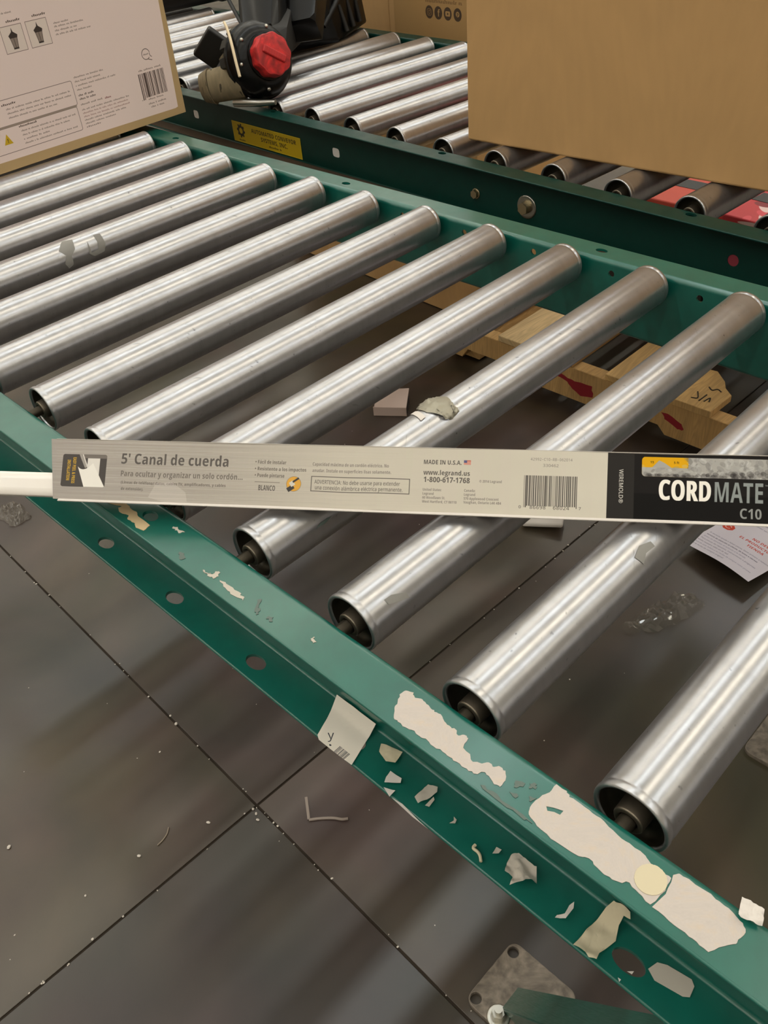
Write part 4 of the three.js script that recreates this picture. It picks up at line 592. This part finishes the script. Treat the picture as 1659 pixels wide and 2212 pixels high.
// ------------------------------------------------------------------ litter on the floor
{
  // printed leaflet
  const tex = canvasTex(512, 768, (c) => {
    c.fillStyle = '#ddd6e2'; c.fillRect(0, 0, 512, 768); const L = (s, x, y, px, w, col, st = '') => { c.save(); c.fillStyle = col; c.font = `${st} ${px}px sans-serif`; c.translate(x, y); c.scale(w / c.measureText(s).width, 1); c.fillText(s, 0, 0); c.restore(); };
    c.fillStyle = '#d0452e'; c.beginPath(); for (let i = 0; i < 8; i++) { const a = i / 8 * 6.283 + 0.39; c.lineTo(66 + 46 * Math.cos(a), 330 + 46 * Math.sin(a)); } c.fill(); c.strokeStyle = '#f0d8d2'; c.lineWidth = 5; c.beginPath(); c.arc(66, 330, 20, 0.5, 6); c.stroke();
    L('NO DEVUELVA', 250, 330, 38, 240, '#c9453a', 'bold'); L('EL PRODUCTO A LA', 180, 380, 38, 320, '#c9453a', 'bold'); L('TIENDA', 270, 430, 38, 130, '#c9453a', 'bold');
    const T = ['Si necesita ayuda o faltan piezas, llame primero a nuestro', 'servicio de atención al cliente, de lunes a viernes', 'antes de devolver el artículo a la tienda', 'Para piezas de repuesto, instrucciones o preguntas', 'visite nuestro sitio en la red', 'Guarde este folleto y su recibo de compra como prueba', 'de la fecha de compra original']; T.forEach((s, i) => L(s, 26, 500 + i * 36, 22, [460, 400, 330, 430, 240, 440, 250][i], ['#6c6480', '#4c4660', '#8a84a0'][i % 3], i === 1 ? 'bold' : ''));
    L('DO NOT RETURN THIS PRODUCT TO THE STORE', 40, 120, 24, 430, '#5a5470', 'bold'); L('Call our customer service first, toll free', 60, 170, 22, 380, '#6c6480');
  });
  const W = 0.15, H = 0.20, nx = 20, ny = 26, g = new THREE.PlaneGeometry(W, H, nx, ny), p = g.attributes.position;
  for (let i = 0; i < p.count; i++) { const x = p.getX(i), y = p.getY(i), v = (y + H / 2) / H; p.setXYZ(i, x, 0.014 + 0.016 * (1 - v) * (1 - v) + 0.004 * Math.sin(x * 30 + 1) * (1 - v), -y); } g.computeVertexNormals();
  const m = mesh('leaflet', g, std({ map: tex, roughness: 0.75, side: THREE.DoubleSide })); m.position.set(-0.098, 0.0, -1.09); m.rotation.y = -0.19; tag(m, 'white printed leaflet with red Spanish lettering lying on the floor under the rollers', 'leaflet');
  // clear plastic blister
  const bl = thing('plastic_wrapper', 'crumpled clear plastic wrapper on the floor beside the printed leaflet', 'plastic', [-0.128, 0.0, -0.832], 1.22);
  const lump = (w, d, h, s, nx = 34, ny = 18) => { const q = new THREE.PlaneGeometry(w, d, nx, ny), a = q.attributes.position; for (let i = 0; i < a.count; i++) { let x = a.getX(i), y = a.getY(i); const u = 2 * x / w, v = 2 * y / d, round = Math.sqrt(Math.max(0, 1 - 0.55 * u * u)) * (0.78 + 0.34 * N3(u * 2.2, s, 4)); y *= round; const e = Math.max(0, 1 - u ** 4) * Math.max(0, 1 - v ** 4); const n = Math.abs(N3(x * 60 + s, y * 80, s)) * 1.1 + Math.abs(N3(x * 150, y * 150, s + 5)) * 0.7 + Math.abs(N3(x * 330, y * 330, s)) * 0.3; a.setXYZ(i, x + 0.008 * N3(y * 70, s, 2), 0.001 + h * e * (0.35 + n), y + 0.008 * N3(x * 60, s, 5)); } q.computeVertexNormals(); return toCreasedNormals(q.toNonIndexed(), 0.2); };
  mesh('blister', lump(0.14, 0.07, 0.024, 3, 20, 10), clearFilm, bl).position.x = 0.012; mesh('end_cap', lump(0.03, 0.03, 0.02, 8, 7, 7), clearFilm, bl).position.x = -0.072;
  const b2 = mesh('plastic_wrapper', lump(0.09, 0.07, 0.02, 12), phys({ color: 0xcfc8c0, transmission: 0.75, thickness: 0, roughness: 0.2, side: THREE.DoubleSide })); b2.position.set(-1.41, 0, -0.17); tag(b2, 'crumpled clear plastic scrap on the floor at the left edge of the picture', 'plastic');
  // torn carton piece
  const tc = thing('carton_scrap', 'torn piece of pale carton standing on the floor between the rollers', 'cardboard', [-1.02, 0.0, -1.03], 0.62);
  const pk = std({ color: 0xbda79c, roughness: 0.9 });
  mesh('panel', mv(chamferBox(0.085, 0.003, 0.07, 0.001), 0, 0.028, 0, 0.28, 0, 0.1), pk, tc); mesh('folded_edge', mv(chamferBox(0.085, 0.026, 0.003, 0.001), 0, 0.0135, 0.033), pk, tc); mesh('side_flap', mv(chamferBox(0.003, 0.022, 0.05, 0.001), 0.041, 0.014, 0), std({ color: 0x2a2420, roughness: 0.9 }), tc);
  const wp = mesh('folded_paper', mv(new RoundedBoxGeometry(0.085, 0.012, 0.05, 3, 0.005), 0, 0.012, 0, 0.1, 0, 0.12), paper); wp.position.set(-0.455, 0.004, -0.905); wp.rotation.y = 0.5; tag(wp, 'small folded white paper on the floor just below the cord cover pack', 'paper');
  // bent strip of film
  const st = mesh('bent_strip', merge([mv(chamferBox(0.0045, 0.0012, 0.04, 0.0004), -0.331, 0.002, -0.12, 0, 0.95, 0), ...(() => { const c = new THREE.CatmullRomCurve3([[-0.314, -0.108], [-0.303, -0.121], [-0.287, -0.136], [-0.276, -0.143], [-0.27, -0.15]].map(([x, z]) => new THREE.Vector3(x, 0.0022, z))); return [new THREE.TubeGeometry(c, 20, 0.0024, 6)]; })()]), std({ color: 0x8c7f76, roughness: 0.6 })); tag(st, 'bent grey strip of film lying on the floor near the joint crossing', 'strip');
  // hair thin pale thread
  const th = mesh('thread', new THREE.TubeGeometry(new THREE.CatmullRomCurve3([[-0.470, 0.047], [-0.463, 0.055], [-0.459, 0.066], [-0.458, 0.076]].map(([x, z]) => new THREE.Vector3(x, 0.0015, z))), 14, 0.001, 5), std({ color: 0x8d8070, roughness: 0.8 })); tag(th, 'short pale thread on the floor left of the joint crossing', 'thread');
  // crumbs: nobody could count them
  const cr = [], geo = new THREE.IcosahedronGeometry(1, 0);
  const crumb = (x, z, s) => { const c = geo.clone(); c.scale(s * rr(0.6, 1.3), s * rr(0.35, 0.7), s * rr(0.6, 1.2)); c.rotateY(rr(0, 6)); c.translate(x, s * 0.4, z); cr.push(c); };
  const J = (u, v) => { const c = Math.cos(-0.0277), s = Math.sin(-0.0277); return [-0.396 + c * u + s * v, -0.0703 - s * u + c * v]; };
  for (let i = 0; i < 70; i++) { const [x, z] = i % 2 ? J(rr(-1.1, 0.55), rr(-0.004, 0.004)) : J(rr(-0.004, 0.004), rr(-1.1, 0.6)); crumb(x, z, rr(0.0008, 0.0022)); }
  for (let i = 0; i < 55; i++) crumb(rr(-1.2, 0.3), rr(-1.1, 0.4), rr(0.0006, 0.0018));
  for (const [x, z, s] of [[-0.625, -0.076, 0.0045], [-0.599, -0.024, 0.002], [-0.632, 0.235, 0.004], [-0.465, 0.105, 0.0035], [-0.472, 0.194, 0.002], [-0.055, -0.383, 0.003], [-0.395, -0.062, 0.003], [-0.385, -0.06, 0.003], [-0.375, -0.055, 0.003], [-0.43, -0.0, 0.003]]) crumb(x, z, s);
  const cm = mesh('paper_crumbs', merge(cr), std({ color: 0xcfc6bc, roughness: 0.9 })); tag(cm, 'white paper crumbs strewn over the dark floor and its joints', 'crumbs', null, 'stuff');
}

renderer.render(scene, camera);
